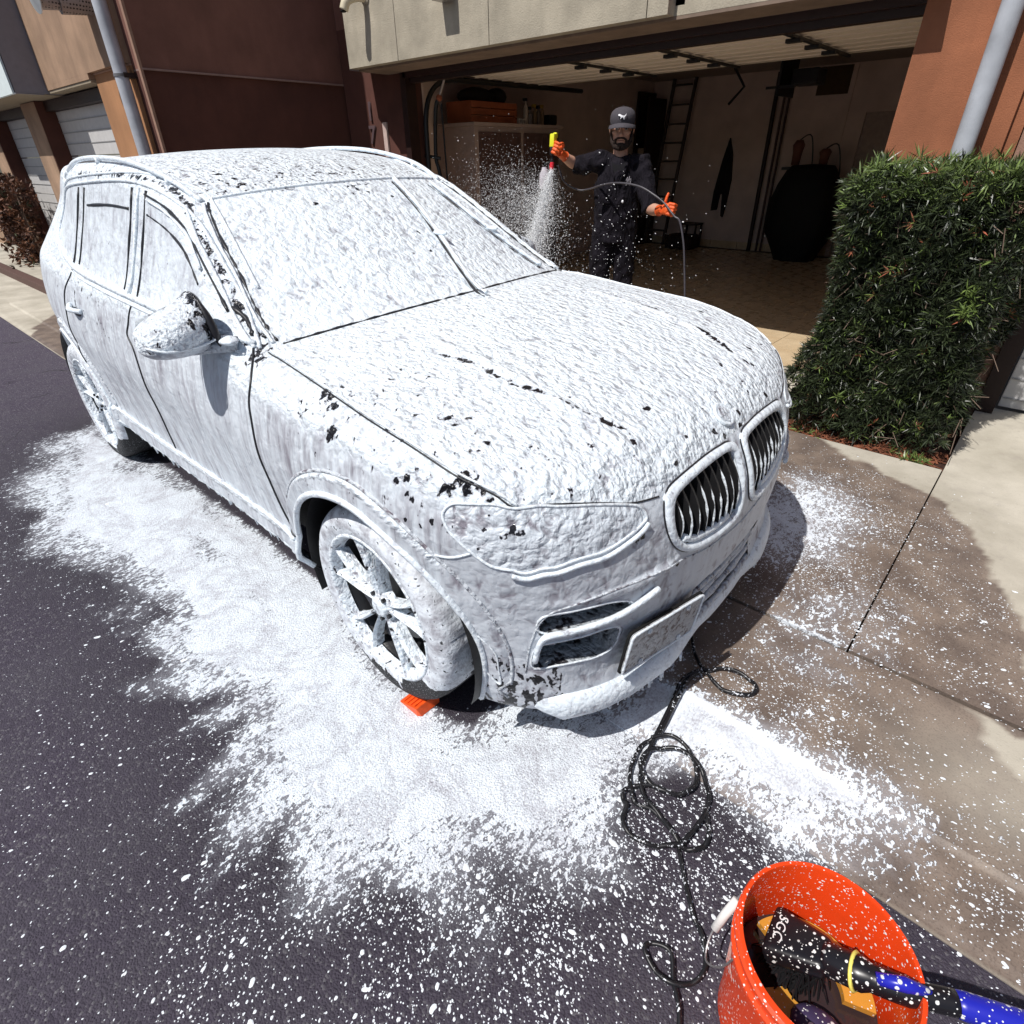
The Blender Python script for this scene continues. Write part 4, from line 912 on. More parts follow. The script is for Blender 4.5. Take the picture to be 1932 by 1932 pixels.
# ---- main garage building
GB = empty('garage_building', (-2.3, 3.4, 0), 'building with a wide open garage under a rough beige projecting band', 'building')
GB.location = (0, 0, 0)
boxes('fascia_panel', S_BEIGE, GB, (-5.11, -4.285, 2.9, 3.42, 2.445, 6.0)); boxes('fascia_panel', S_BEIGE, GB, (-4.277, -3.04, 2.9, 3.42, 2.445, 6.0)); boxes('fascia_panel', S_BEIGE, GB, (-3.032, -1.50, 2.9, 3.42, 2.445, 6.0)); boxes('fascia_panel', S_BEIGE, GB, (-1.492, -1.33, 2.9, 3.42, 2.445, 6.0))
m = MB(); m.prism([(-5.10, 2.9), (-5.10, 3.42), (-5.42, 3.42), (-5.42, 3.12)], 2.47, 6.0); m.build('fascia_return', GREYM, GB)  # corner return in one plain grey, darker than the beige band
boxes('soffit', simple('soffit_stucco', (.20, .145, .11), .9, scale=6, var=.2), GB, (-5.09, .30, 3.0, 3.42, 2.425, 2.444))
boxes('red_wall_panel', S_RED, GB, (-1.26, .19, 3.06, 3.42, 2.56, 6.0)); boxes('dark_reveal', DTRIM, GB, (-1.33, -1.26, 3.0, 3.4, 2.50, 6.0))
boxes('wall_ledge', S_BEIGE, GB, (-1.33, .19, 3.0, 3.42, 2.446, 2.53))
boxes('garage_header', DTRIM, GB, (-4.80, .19, 3.42, 3.50, 2.33, 2.60)); boxes('header_lip', simple('dark_weather_strip', (.03, .013, .012), .4), GB, (-4.80, .19, 3.36, 3.42, 2.375, 2.425))
boxes('side_wall', S_BROWN2, GB, (-5.98, -4.80, 3.40, 3.62, .0, 2.9)); boxes('door_jamb', DTRIM, GB, (-4.85, -4.76, 3.36, 3.50, .08, 2.42))
boxes('return_wall_upper', S_BROWN, GB, (-6.22, -6.0, 1.12, 3.62, 2.40, 6.0)); boxes('return_wall_lower', S_BROWN2, GB, (-6.22, -6.03, 1.12, 3.62, 0, 2.385)); boxes('wall_ledge', simple('pale_brown_drip_edge', (.26, .17, .15), .7), GB, (-6.22, -5.985, 1.12, 3.62, 2.385, 2.40))
boxes('wall_upper', S_BROWN, GB, (-5.98, -5.43, 3.40, 3.62, 2.9, 6.0))
boxes('corner_bead', simple('corner_bead', (.30, .18, .13), .8), GB, (-6.04, -5.99, 1.10, 1.125, 0, 6.0))
boxes('pilaster', S_ORANGE, GB, (.19, .80, 3.20, 3.62, .0, 6.0)); boxes('pilaster_inner', S_ORANGE, GB, (.80, .86, 3.24, 3.62, 0, 6)); boxes('wall_panel', S_PINK, GB, (.865, 1.24, 3.26, 3.62, .0, 6.0))
boxes('wall_panel', S_PINK, GB, (1.24, 9, 3.26, 3.62, 2.3, 6.0)); boxes('door_jamb', DTRIM, GB, (1.20, 1.30, 3.22, 3.62, 0.05, 2.3))
# house numbers 175 stacked, reading downwards
NUMM = simple('brown_number_metal', (.10, .065, .07), .5)
for i, ch in enumerate('175'):
    tc = bpy.data.curves.new('house_number', 'FONT'); tc.body = ch; tc.size = .26; tc.extrude = .008; tc.materials.append(NUMM); tc.offset = .004
    text_mesh(tc, 'house_number', GB, Matrix.Translation((-5.56, 3.385, 2.02-i*.235)) @ Matrix.Rotation(PI/2, 4, 'X'))
boxes('white_marker_strip', simple('off_white_plastic', (.55, .42, .38), .6), GB, (-5.27, -5.20, 3.37, 3.398, 1.2, 1.99), bev=.004)
# right hand neighbour door
ND = empty('garage_door', (2.6, 3.4, .1), 'white sectional garage door beyond the hedge at the right edge', 'garage door'); ND.location = (0, 0, 0)
for k in range(4): boxes('door_panel', WHITEP, ND, (1.31, 4.6, 3.36, 3.40, .12+k*.54, .12+k*.54+.525), bev=.006)
for k in range(16): boxes('panel_groove', simple('groove_grey', (.3, .3, .3), .6) if k == 0 else bpy.data.materials['groove_grey'], ND, (1.32, 4.6, 3.352, 3.359, .12+k*.135+.06, .12+k*.135+.068))
def pipe(name, x, y, r, label, z1=6.0, joints=(2.4,), off=.0):
    t = empty(name, (0, 0, 0), label, 'drain pipe')
    MB().cyl((x, y, .0), (x, y, z1), r, n=24).build('pipe', PIPE, t, smooth='auto')
    for z in joints: MB().cyl((x, y, z-.012), (x, y, z+.012), r+.006, n=24).build('pipe_joint', simple('pipe_joint', (.15, .15, .16), .5), t, smooth='auto'); MB().box(x-r-.01, x+r+.01, y, y+.12, z-.02, z+.02).build('pipe_strap', DTRIM, t)
    return t
pipe('drain_pipe', .625, 3.08, .055, 'grey metal downpipe in front of the orange pilaster above the hedge', joints=(.6, 3.4))
pipe('drain_pipe', -6.24, 1.0, .062, 'grey metal downpipe at the corner of the dark brown wall', joints=(2.35,))
# vents on the fascia
v = empty('wall_vent', (-4.77, 2.9, 2.95), 'beige angled pipe outlet on the rough beige band', 'vent')
v.location = (0, 0, 0)
MB().tube(spline([(-4.70, 2.92, 2.97), (-4.72, 2.80, 2.965), (-4.76, 2.72, 2.93), (-4.785, 2.69, 2.86)], 5), .042, 18).build('pipe_elbow', simple('cream_plastic', (.62, .55, .40), .4), v, smooth=True)
MB().ball((-4.787, 2.687, 2.852), (.036, .03, .012), 14, 6).build('outlet_hole', GAP, v); MB().cyl((-4.70, 2.905, 2.97), (-4.70, 2.885, 2.97), .06, n=20).build('pipe_flange', S_BEIGE, v)
v = empty('wall_light', (0, 0, 0), 'small dark box lamp on the beige band above the garage', 'lamp')
MB().box(-3.60, -3.42, 2.74, 2.90, 2.80, 3.0, bev=.01).build('lamp_box', simple('dark_bronze', (.05, .035, .035), .4), v); MB().box(-3.58, -3.44, 2.76, 2.88, 2.785, 2.80).build('lamp_lens', simple('lamp_glass', (.3, .28, .25), .2), v)
# ---- neighbouring building to the left
NB = empty('neighbour_building', (0, 0, 0), 'row of garages beyond the dark wall with streaked tan upper wall and piers', 'building')
boxes('orange_pier', S_TANOR, NB, (-7.31, -6.22, 1.1, 2.2, 0, 2.435)); boxes('pier_cap', simple('pier_cap', (.45, .28, .2), .8), NB, (-7.31, -6.22, 1.092, 2.2, 2.436, 2.45))
boxes('upper_wall', S_TAN, NB, (-8.98, -6.22, 1.04, 2.2, 2.452, 6.0), (-8.98, -7.32, 1.04, 2.2, 2.40, 2.4515))
m = MB(); m.prism([(-8.985, 1.03), (-8.985, 1.5), (-9.04, 1.5), (-9.04, .70), (-9.0, .70)], 2.37, 6.0); m.build('grey_fin_panel', GREYM, NB)
boxes('pale_panel', PALE, NB, (-12.4, -9.05, .68, .72, 2.36, 6.0)); boxes('panel_joint', GREYM, NB, (-9.05, -9.0, .70, 1.0, 2.36, 6.0))
boxes('soffit', simple('neighbour_soffit', (.30, .25, .18), .9), NB, (-40, -9.05, .73, 2.0, 2.36, 2.38), (-9.04, -7.32, 1.05, 2.0, 2.372, 2.398))
boxes('upper_wall', S_TAN, NB, (-40, -9.05, .73, 2.2, 2.41, 6))
boxes('header_beam', DTRIM, NB, (-40, -7.32, 1.20, 1.6, 2.24, 2.355))
for x0, x1 in ((-10.75, -10.0), (-13.7, -12.95), (-17, -16)):
    boxes('shade_brown_pier', S_BROWN2, NB, (x0, x1, 1.1, 1.4, 0, 2.355)); boxes('lit_tan_pier_face', S_TAN, NB, (x0+.002, x1-.02, 1.092, 1.099, 0, 2.35))  # pier sides carry shade as dark brown, front skin carries the lit tan
NDL = {-9.99: 'white ribbed garage door nearest the orange pier on the left', -12.94: 'white ribbed garage door between the two piers'}
for x0, x1 in ((-9.99, -7.32), (-12.94, -10.76)):
    d = empty('garage_door', (0, 0, 0), NDL[x0], 'garage door')
    for k in range(4):
        o = boxes('door_panel', WHITEP, d, (x0, x1, 1.31, 1.35, .13+k*.53, .13+k*.53+.515))
        for j in range(3): boxes('panel_groove', bpy.data.materials['groove_grey'], o, (x0, x1, 1.303, 1.309, .13+k*.53+.13*(j+1), .13+k*.53+.13*(j+1)+.010))
d = empty('exhaust_vent', (0, 0, 0), 'perforated metal exhaust hood with round cap high on the tan wall', 'vent')
VM = NT('perforated_metal'); _v = VM.voro(38, VM.co(), rnd=.15); VM.fin(VM.mix(VM.rng(_v, .30, .36), (.03, .02, .02), (.32, .26, .24)), .5, VM.bump(_v, .5, .004), .3); VM = VM.m
MB().cyl((-6.62, 1.07, 3.0), (-6.66, .78, 2.98), .15, n=28).build('hood', VM, d, smooth='auto'); MB().cyl((-6.66, .78, 2.98), (-6.69, .62, 2.97), .12, .12, n=28).build('hood_neck', VM, d, smooth='auto'); MB().lathe([(0, 0), (.13, 0), (.15, .012), (.15, .02), (0, .05)], Matrix.Translation((-6.69, .62, 2.97)) @ Matrix.Rotation(PI/2+.1, 4, 'X') @ Matrix.Rotation(0, 4, 'Y'), 28).build('round_cap', simple('bright_galvanised', (.55, .58, .60), .35, .5), d, smooth='auto')
# ---- garage interior
GI = empty('garage_interior', (0, 0, 0), None, None); tag(GI, kind='structure')
IW = simple('garage_wall_paint', (.68, .54, .48), .85, var=.1, scale=3)
boxes('floor_slab', simple('grout', (.14, .09, .06), .9), GI, (-5.6, .9, 3.32, 10.1, -.1, .092))
TILE = NT('cream_floor_tile'); _p = TILE.co(); _n = TILE.noise(3, _p, 4); _o = TILE.n('ObjectInfo').outputs['Random']
TILE.fin(TILE.mix(TILE.rng(_n, .35, .7), (.56, .42, .26), (.68, .54, .36)), TILE.rng(TILE.noise(9, _p, 3), .3, .7, .2, .4), TILE.bump(TILE.noise(60, _p, 2), .1, .001)); TILE = TILE.m
tw = .305*1.0
tmesh = None
m = MB(); m.box(0, .4575, 0, .4535, 0, .004, bev=0); far = MB()
ty = 3.335; cnt = 0
for j in range(15):
    for i in range(14):
        x0 = -5.55+i*.462; y0 = 3.335+j*.458
        if y0+.452 > 10.0 or x0+.45 > .88: continue
        if tmesh is None: o = m.build('floor_tile', TILE, GI); tmesh = o.data
        else: o = bpy.data.objects.new('floor_tile', tmesh); link(o, GI)
        o.location = (x0, y0, .0925+RNG.uniform(0, .0006))
boxes('threshold_track', simple('dark_threshold', (.02, .015, .015), .4), GI, (-4.8, .19, 3.318, 3.334, .05, .112))
boxes('side_wall', IW, GI, (-5.62, -5.5, 3.5, 10.1, .0, 2.9)); boxes('side_wall', IW, GI, (.88, 1.0, 3.62, 10.1, 0, 2.9)); boxes('back_wall', IW, GI, (-5.6, .9, 9.95, 10.1, 0, 2.9)); boxes('ceiling', simple('garage_ceiling', (.35, .28, .25), .9), GI, (-5.6, .9, 3.5, 10.1, 2.78, 2.9))
boxes('front_wall_inside', IW, GI, (-5.5, -4.80, 3.62, 3.64, 0, 2.78), (.19, .88, 3.62, 3.64, 0, 2.78), (-4.8, .19, 3.5, 3.6, 2.6, 2.78))
boxes('outer_roof', S_BROWN, GB, (-6.22, 9, 3.42, 12, 6.0, 6.1)); 
for k in range(12): boxes('skirting_tile', TILE, GI, (-5.5+k*.53, -5.5+k*.53+.52, 9.93, 9.949, .1, .22))
# the open sectional door under the ceiling
OD = empty('open_garage_door', (0, 0, 0), 'pale sectional door rolled up flat under the garage ceiling', 'garage door')
DP = simple('ivory_door_panel', (.80, .72, .63), .6, var=.05, scale=3)
for k in range(5): boxes('door_panel', DP, OD, (-4.70, .12, 3.60+k*.445, 3.60+k*.445+.437, 2.44, 2.475), bev=.004)
for k in range(9): boxes('panel_rib', DP, OD, (-4.70, .12, 3.66+k*.24, 3.67+k*.24, 2.428, 2.439))
for x in (-.93, -2.03, -3.04):
    boxes('strut', BLACK, OD, (x-.018, x+.018, 3.66, 5.75, 2.405, 2.425))
    for y in (3.8, 4.25, 4.7, 5.15): boxes('hinge', BLACK, OD, (x-.06, x+.06, y-.03, y+.03, 2.375, 2.404), bev=.005)
for s_, x in ((1, -4.73), (-1, .14)):
    MB().tube(spline([(x, 3.58, .12), (x, 3.58, 1.6), (x, 3.60, 2.05), (x, 3.72, 2.28), (x, 3.95, 2.38), (x, 4.4, 2.40), (x, 6.6, 2.42)], 6), .028, 8).build('door_track', BLACK, OD, smooth=True)
o = empty('door_opener', (0, 0, 0), 'dark garage door opener hanging below the ceiling at the back', 'opener')
boxes('motor_box', BLACK, o, (-2.35, -2.0, 8.2, 8.55, 2.42, 2.60), bev=.02); boxes('bracket', BLACK, o, (-2.45, -2.42, 8.0, 8.6, 2.3, 2.78), (-2.6, -2.2, 8.0, 8.03, 2.38, 2.41)); MB().tube([(-3.2, 8.2, 2.70), (-3.0, 8.2, 2.45), (-3.2, 8.2, 2.25)], .02, 6).build('arm', BLACK, o)
# cabinets on the left wall
CABM = simple('grey_cabinet', (.40, .31, .285), .6, var=.06); CABD = simple('dark_cabinet_door', (.11, .065, .06), .5)
cab = empty('storage_cabinet', (0, 0, 0), 'tall grey storage cabinet with dark doors along the left garage wall', 'cabinet')
boxes('carcass', CABM, cab, (-5.48, -4.76, 4.40, 6.15, .11, 1.96)); boxes('cabinet_top', CABM, cab, (-5.48, -4.72, 4.36, 6.18, 1.962, 2.0))
for y0, y1 in ((4.47, 4.86), (4.87, 5.27), (5.34, 5.72), (5.73, 6.10)): boxes('cabinet_door', CABD, cab, (-4.758, -4.74, y0, y1, .18, 1.90), bev=.004)
o = empty('wooden_crate', (0, 0, 0), 'reddish slatted wooden crate on top of the storage cabinet', 'crate')
CR = simple('red_brown_wood', (.28, .075, .03), .6, var=.3, scale=5)
for k in range(3): boxes('slat', CR, o, (-4.86, -4.84, 4.45, 5.30, 2.01+k*.075, 2.01+k*.075+.066))
for y in (4.45, 5.28): boxes('crate_end', CR, o, (-5.3, -4.862, y, y+.02, 2.01, 2.23))
boxes('crate_base', CR, o, (-5.3, -4.862, 4.472, 5.278, 2.002, 2.02))
o = empty('dark_bag', (0, 0, 0), 'dark bulky bag lying in the wooden crate', 'bag')
MB().ball((-5.08, 4.78, 2.29), (.18, .30, .10), 18, 10).build('bag_body', simple('dark_fabric', (.018, .013, .013), .9), o, smooth=True); MB().ball((-5.05, 5.12, 2.30), (.15, .14, .10), 14, 8).build('bag_end', bpy.data.materials['dark_fabric'], o, smooth=True)
o = empty('paper_roll', (0, 0, 0), 'two small white rolls beside the wooden crate', 'roll')
for y in (5.36, 5.43): MB().lathe([(.018, -.03), (.034, -.03), (.034, .03), (.018, .03)], Matrix.Translation((-4.85, y, 2.035)) @ Matrix.Rotation(PI/2, 4, 'Y'), 18, True).build('roll', simple('white_paper', (.5, .46, .44), .8), o, smooth='auto')
bl_ = [('tall white spray bottle with dark cap on the cabinet', (.45, .38, .34), .034, .26, 5.53), ('short grey spray bottle on the cabinet', (.2, .18, .19), .036, .17, 5.62), ('clear spray bottle with yellow trigger on the cabinet', (.18, .12, .07), .032, .20, 5.72), ('clear spray bottle with black trigger on the cabinet', (.14, .11, .10), .032, .19, 5.80), ('amber bottle with yellow trigger near the cabinet corner', (.20, .13, .08), .032, .20, 5.88)]
for lb, c, r, h, y in bl_:
    o = empty('spray_bottle', (0, 0, 0), lb, 'bottle', 'bottles on the cabinet'); mt = simple('bottle_plastic', c, .4)
    MB().lathe([(0, 0), (r, 0), (r, h*.72), (r*.4, h*.86), (r*.38, h)], Matrix.Translation((-4.88, y, 2.002)), 16).build('bottle', mt, o, smooth='auto')
    tr = simple('trigger_plastic', (.35, .22, .03) if 'yellow' in lb else (.02, .02, .03), .4); MB().box(-4.93, -4.86, y-.012, y+.012, 2.002+h, 2.04+h, bev=.004).add([(-4.87, y-.006, 2.0+h), (-4.85, y-.006, 1.96+h), (-4.85, y+.006, 1.96+h), (-4.87, y+.006, 2.0+h)], [(0, 1, 2, 3)]).build('trigger', tr, o)
o = empty('black_case', (0, 0, 0), 'black rounded case at the far end of the cabinet top', 'case'); MB().box(-5.1, -4.8, 5.97, 6.14, 2.002, 2.13, bev=.03).build('case', BLACK, o, smooth='auto')
# hose reel lance hanging near left jamb
o = empty('vacuum_wand', (0, 0, 0), 'black curved vacuum wand with pale tip hanging by the left door track', 'hose')
MB().tube(spline([(-4.62, 3.66, .2), (-4.60, 3.66, 1.2), (-4.64, 3.66, 1.5), (-4.68, 3.66, 1.62), (-4.66, 3.66, 1.9), (-4.62, 3.66, 2.12), (-4.58, 3.68, 2.2)], 6), .022, 8).build('wand_hose', BLACK, o, smooth=True); MB().cyl((-4.58, 3.68, 2.2), (-4.50, 3.7, 2.36), .012, n=8).build('wand_tip', simple('pale_plastic_tip', (.4, .35, .33), .5), o); MB().ball((-4.58, 3.68, 2.2), .035, 10, 6).build('wand_joint', CR, o, smooth=True)
MB().tube(spline([(-4.62, 3.68, 1.62), (-4.73, 3.62, 1.64), (-4.80, 3.6, 1.64)], 4), .018, 6).build('wand_clip', BLACK, o); MB().tube([(-4.52, 3.7, .3), (-4.55, 3.7, 1.4), (-4.57, 3.7, 2.15)], .010, 6).build('wand_hose', BLACK, o)
# back wall objects
o = empty('metal_ladder', (0, 0, 0), 'dark metal ladder leaning in the back left corner', 'ladder')
LM = simple('dull_ladder_metal', (.07, .055, .05), .5)
for dx in (0, .42): MB().box(-.02, .02, -.03, .03, .0, 2.75, Matrix.Translation((-5.15+dx, 9.55, .12)) @ Matrix.Rotation(-.10, 4, 'X') @ Matrix.Rotation(.05, 4, 'Y')).build('rail', LM, o)
for k in range(9): MB().box(-5.15+.02*k*.5+.02, -4.73+.02*k*.5, 9.55+.03*k, 9.58+.03*k, .35+k*.29, .38+k*.29).build('rung', LM, o)
o = empty('shelf_unit', (0, 0, 0), 'dark cluttered shelving beside the ladder at the back wall', 'shelf')
boxes('upright', DTRIM, o, (-5.45, -5.41, 9.3, 9.9, .1, 2.6)); boxes('upright', DTRIM, o, (-5.22, -5.18, 9.3, 9.9, .1, 2.5))
for z in (.5, 1.0, 1.5): boxes('shelf', DTRIM, o, (-5.41, -5.22, 9.3, 9.9, z, z+.03))
o = empty('wetsuit', (0, 0, 0), 'long narrow dark garment bag hanging flat on the back wall', 'garment bag')
MB().prism([(-.02, 1.25), (.07, 1.0), (.12, .6), (.10, .25), (.07, .0), (.03, .02), (.0, .38), (-.05, .38), (-.07, .12), (-.18, .10), (-.17, .42), (-.10, .9)], 0, .05, Matrix.Translation((-3.82, 9.94, .62)) @ Matrix.Rotation(PI/2, 4, 'X')).build('bag', simple('black_neoprene', (.006, .005, .006), .8), o)
o = empty('covered_barbecue', (0, 0, 0), 'large bulging black covered barbecue by the back wall', 'barbecue')
cv = MB(); rows = [(0, .30, .26), (.15, .36, .30), (.45, .52, .36), (.8, .53, .36), (1.1, .45, .32), (1.3, .36, .26), (1.36, .30, .2), (1.38, .0, .0)]; n = 36; vs = []
for i, (z, a, b) in enumerate(rows):
    for k in range(n):
        t = 2*PI*k/n; w = 1+.03*math.sin(7*t+i)+.02*math.sin(13*t); vs.append((-2.1+a*w*math.copysign(abs(math.cos(t))**.7, math.cos(t))-.02*z, 9.25+b*w*math.copysign(abs(math.sin(t))**.7, math.sin(t)), .1+z))
cv.add(vs, [(i*n+k, i*n+(k+1) % n, (i+1)*n+(k+1) % n, (i+1)*n+k) for i in range(len(rows)-1) for k in range(n)]); cv.build('cover', simple('black_vinyl_cover', (.004, .004, .004), .75), o, smooth=True)
MB().box(-2.55, -2.30, 9.1, 9.4, 1.40, 1.44).build('side_table', BLACK, o)
for i, (x, h, lb) in enumerate(((-2.42, .34, 'tall orange brown bottle on top of the black barbecue cover'), (-2.0, .22, 'small orange brown tool on top of the black barbecue cover'))):
    o = empty('garage_tool', (0, 0, 0), lb, 'tool'); MB().lathe([(0, 0), (.06, 0), (.07, h*.5), (.09, h*.8), (.05, h), (0, h)], Matrix.Translation((x, 9.3, 1.46)), 14).build('tool_body', simple('brown_plastic_tool', (.16, .06, .04), .6), o, smooth=True); MB().tube(spline([(x, 9.3, 1.46+h), (x+.15, 9.35, 1.5+h), (x+.25, 9.4, 1.3), (x+.2, 9.4, .9)], 5), .010, 5).build('tool_cord', BLACK, o)
o = empty('wall_conduit', (0, 0, 0), 'dark vertical pipes running up the back wall', 'pipe')
for x, r in ((-3.17, .035), (-3.03, .02), (-2.95, .02)): MB().tube([(x+.03, 9.9, .1), (x, 9.9, 2.75)], r, 8).build('conduit', DTRIM if r > .03 else simple('brown_conduit', (.09, .05, .045), .6), o)
o = empty('wall_poster', (0, 0, 0), 'square brown access panel high on the back wall', 'panel'); boxes('panel', simple('brown_board', (.075, .045, .02), .8), o, (-2.55, -2.08, 9.93, 9.948, 2.40, 2.76)); boxes('frame', IW, o, (-2.05, -2.0, 9.92, 9.948, .1, 2.76))
o = empty('back_door', (0, 0, 0), 'plain door in the back wall right of the barbecue', 'door'); boxes('leaf', simple('back_door_paint', (.42, .33, .29), .7), o, (-1.72, -.85, 9.92, 9.947, .1, 2.14)); MB().ball((-1.62, 9.88, 1.1), .035, 10, 6).build('handle', BLACK, o, smooth=True); boxes('frame', IW, o, (-1.80, -1.73, 9.91, 9.948, .1, 2.2), (-1.73, -.8, 9.91, 9.948, 2.145, 2.2))
o = empty('cardboard_box', (0, 0, 0), 'low dark box on the floor by the ladder foot', 'box'); MB().box(-4.5, -4.0, 9.2, 9.6, .11, .34, bev=.01).build('box', simple('dark_cardboard', (.03, .02, .018), .8), o)

for nm, lb, ct, box, col in (('storage_box', 'pale box on the dark shelf behind the man', 'box', (-5.38, -5.24, 9.35, 9.7, 1.532, 1.72), (.45, .34, .26)), ('storage_box', 'dark blue tub on the middle dark shelf behind the man', 'box', (-5.38, -5.24, 9.35, 9.75, 1.032, 1.28), (.03, .05, .12)), ('storage_box', 'brown carton on the lowest dark shelf behind the man', 'box', (-5.38, -5.24, 9.35, 9.8, .532, .80), (.16, .09, .05))):
    o = empty(nm, ((box[0]+box[1])/2, (box[2]+box[3])/2, box[4]), lb, ct, 'boxes on the back shelf'); o.location = (0, 0, 0); MB().box(*box, bev=.012).build('box_body', simple('shelf_box', col, .7), o); MB().box(box[0]-.004, box[1]+.004, box[2]-.004, box[3]+.004, box[5]+.001, box[5]+.02).build('lid', simple('shelf_box_lid', tuple(c*.7 for c in col), .6), o)
o = empty('stool', (0, 0, 0), 'small dark step stool standing by the back wall between ladder and garment bag', 'stool'); boxes('seat', simple('stool_plastic', (.05, .035, .03), .6), o, (-4.45, -4.1, 9.62, 9.9, .48, .51)); [boxes('leg', bpy.data.materials['stool_plastic'], o, (x, x+.03, y, y+.03, .1, .48)) for x in (-4.44, -4.14) for y in (9.63, 9.86)]
# ================================================================== FOAM SPECKS AND SPRAY
WHITE_FOAM = simple('wet_white_foam', (.80, .85, .90), .5, var=.06, scale=60, bump=.6, bdist=.003)
def specks(name, n, x0, x1, y0, y1, rate, rmin, rmax, seed, ang=None):
    r = np.random.default_rng(seed); x = r.uniform(x0, x1, n); y = r.uniform(y0, y1, n)
    p = rate(x, y); k = r.random(n) < p; x, y = x[k], y[k]; m = len(x)
    rad = rmin*np.exp(r.normal(0, .42, m)); big = r.random(m) < .02; rad = np.where(big, rad*2.3, rad); rad = np.clip(rad, rmin*.4, rmax)
    a = np.arctan2(y+.6, x+.1)+r.normal(0, .5, m); el = r.uniform(1, 1.9, m)
    gz = np.where(y < -.505, -.004*sstep((-.9-y)/.5), np.where(y < .327, gutz(x, y), .028+groundz(x, y)))
    K = 9; V = np.zeros((m, K+1, 3)); th = np.arange(K)*2*PI/K
    jit = 1+.10*r.normal(size=(m, K))
    px = rad[:, None]*el[:, None]*np.cos(th)*jit; py = rad[:, None]*np.sin(th)*jit
    V[:, :K, 0] = x[:, None]+px*np.cos(a)[:, None]-py*np.sin(a)[:, None]; V[:, :K, 1] = y[:, None]+px*np.sin(a)[:, None]+py*np.cos(a)[:, None]
    V[:, :K, 2] = gz[:, None]+.0004; V[:, K, 0] = x; V[:, K, 1] = y; V[:, K, 2] = gz+rad*.55
    b = (np.arange(m)*(K+1))[:, None]; i = np.arange(K)
    F = np.stack([b+i, b+(i+1) % K, np.broadcast_to(b+K, (m, K))], -1).reshape(-1, 3)
    return tag(mesh_np(name, V.reshape(-1, 3), F, WHITE_FOAM, None, True), kind='stuff')
def r1(x, y):
    s = np.clip(sdist(x, y, CORE), 0, 9); under = (np.abs(y) < .85) & (x < .72) & (x > -3.6)
    d = 1.0*np.exp(-s/.30)+.42*np.exp(-s/.8)*sstep((x+1.2)/1.0)+.05
    left = .30+.70*sstep((x+.5)/.9); fr = sstep((x-.1)/.9)*sstep((-y+.2)/.6)*.45
    d = (d*left+fr)*np.where(y > -.5, .8, 1)
    w = sdist(x, y, WETP) < -.03
    d = np.where((y > .2) & ~w, .012, d); d = np.where((y > .2) & w, .36+.64*np.exp(-(((x-.9)/.5)**2+((y-.9)/.9)**2)), d)
    d = d*(.25+1.5*vnoise(x, y, 5, 41)**1.5)*(.6+.8*vnoise(x, y, 17, 42))
    return np.where(under, .02, d)*np.where(x < -2.6, .25, 1)*np.where((y > 2.2), 0, 1)
specks('foam_flecks', 330000, -3.2, 2.4, -2.6, 2.3, lambda x, y: r1(x, y)*.50, .00125, .007, 3)
specks('foam_spots', 6500, -2.6, 2.3, -2.6, 2.2, lambda x, y: r1(x, y)*.30+.04, .0030, .0085, 4)
# spray fan
def droplets(name, n, seed, a, b, s0, s1, r0, bias=1.0, mist=0):
    r = np.random.default_rng(seed); a = np.array(a); b = np.array(b); t = r.random(n)**bias
    ax = b-a; u = np.cross(ax, [0, 0, 1]); u /= np.linalg.norm(u); w = np.cross(ax, u); w /= np.linalg.norm(w)
    g = r.normal(size=(n, 2)); sg = (s0+(s1-s0)*t)[:, None]
    P = a+ax*t[:, None]+u*g[:, :1]*sg+w*g[:, 1:]*sg
    P[:, 2] -= .10*t**2*np.abs(g[:, 0])*.6
    k = BF(P) > .01; P = P[k]; m = len(P)
    R_ = r0*np.exp(r.normal(0, .45, m)); st = 1+1.2*r.random(m)
    d = ax/np.linalg.norm(ax); dirs = np.array([[1, 0, 0], [-.5, .87, 0], [-.5, -.87, 0]])
    V = np.zeros((m, 5, 3))
    for i in range(3): V[:, i] = P+R_[:, None]*(u*dirs[i, 0]+w*dirs[i, 1])
    V[:, 3] = P+d*(R_*st*1.3)[:, None]; V[:, 4] = P-d*(R_*st*1.3)[:, None]
    b_ = (np.arange(m)*5)[:, None]; F = np.array([(0, 1, 3), (1, 2, 3), (2, 0, 3), (1, 0, 4), (2, 1, 4), (0, 2, 4)])
    return V.reshape(-1, 3), (b_[:, :, None]+F[None]).reshape(-1, 3)
SPRM = simple('spray_droplet', (.93, .95, .97), .5, var=.01, bump=0)
SPV = []; SPF = []; o_ = 0
for args in ((26000, 11, (-2.118, 2.645, 1.53), (-1.23, 1.30, .98), .004, .055, .0020, .95), (9000, 12, (-2.118, 2.645, 1.53), (-1.28, 1.33, 1.0), .012, .16, .0017, .75), (13000, 13, (-1.95, 2.3, 1.38), (-1.75, 1.45, 1.25), .10, .20, .0015, .8), (420, 14, (-1.8, 2.6, .9), (-1.0, 2.2, .75), .3, .3, .0022, 1), (200, 15, (-2.0, 2.6, 1.3), (-.8, 2.6, .6), .25, .45, .0020, 1)):
    v, f_ = droplets('x', *args); SPV.append(v); SPF.append(f_+o_); o_ += len(v)
tag(mesh_np('foam_spray', np.concatenate(SPV), np.concatenate(SPF), SPRM, None, False), kind='stuff')
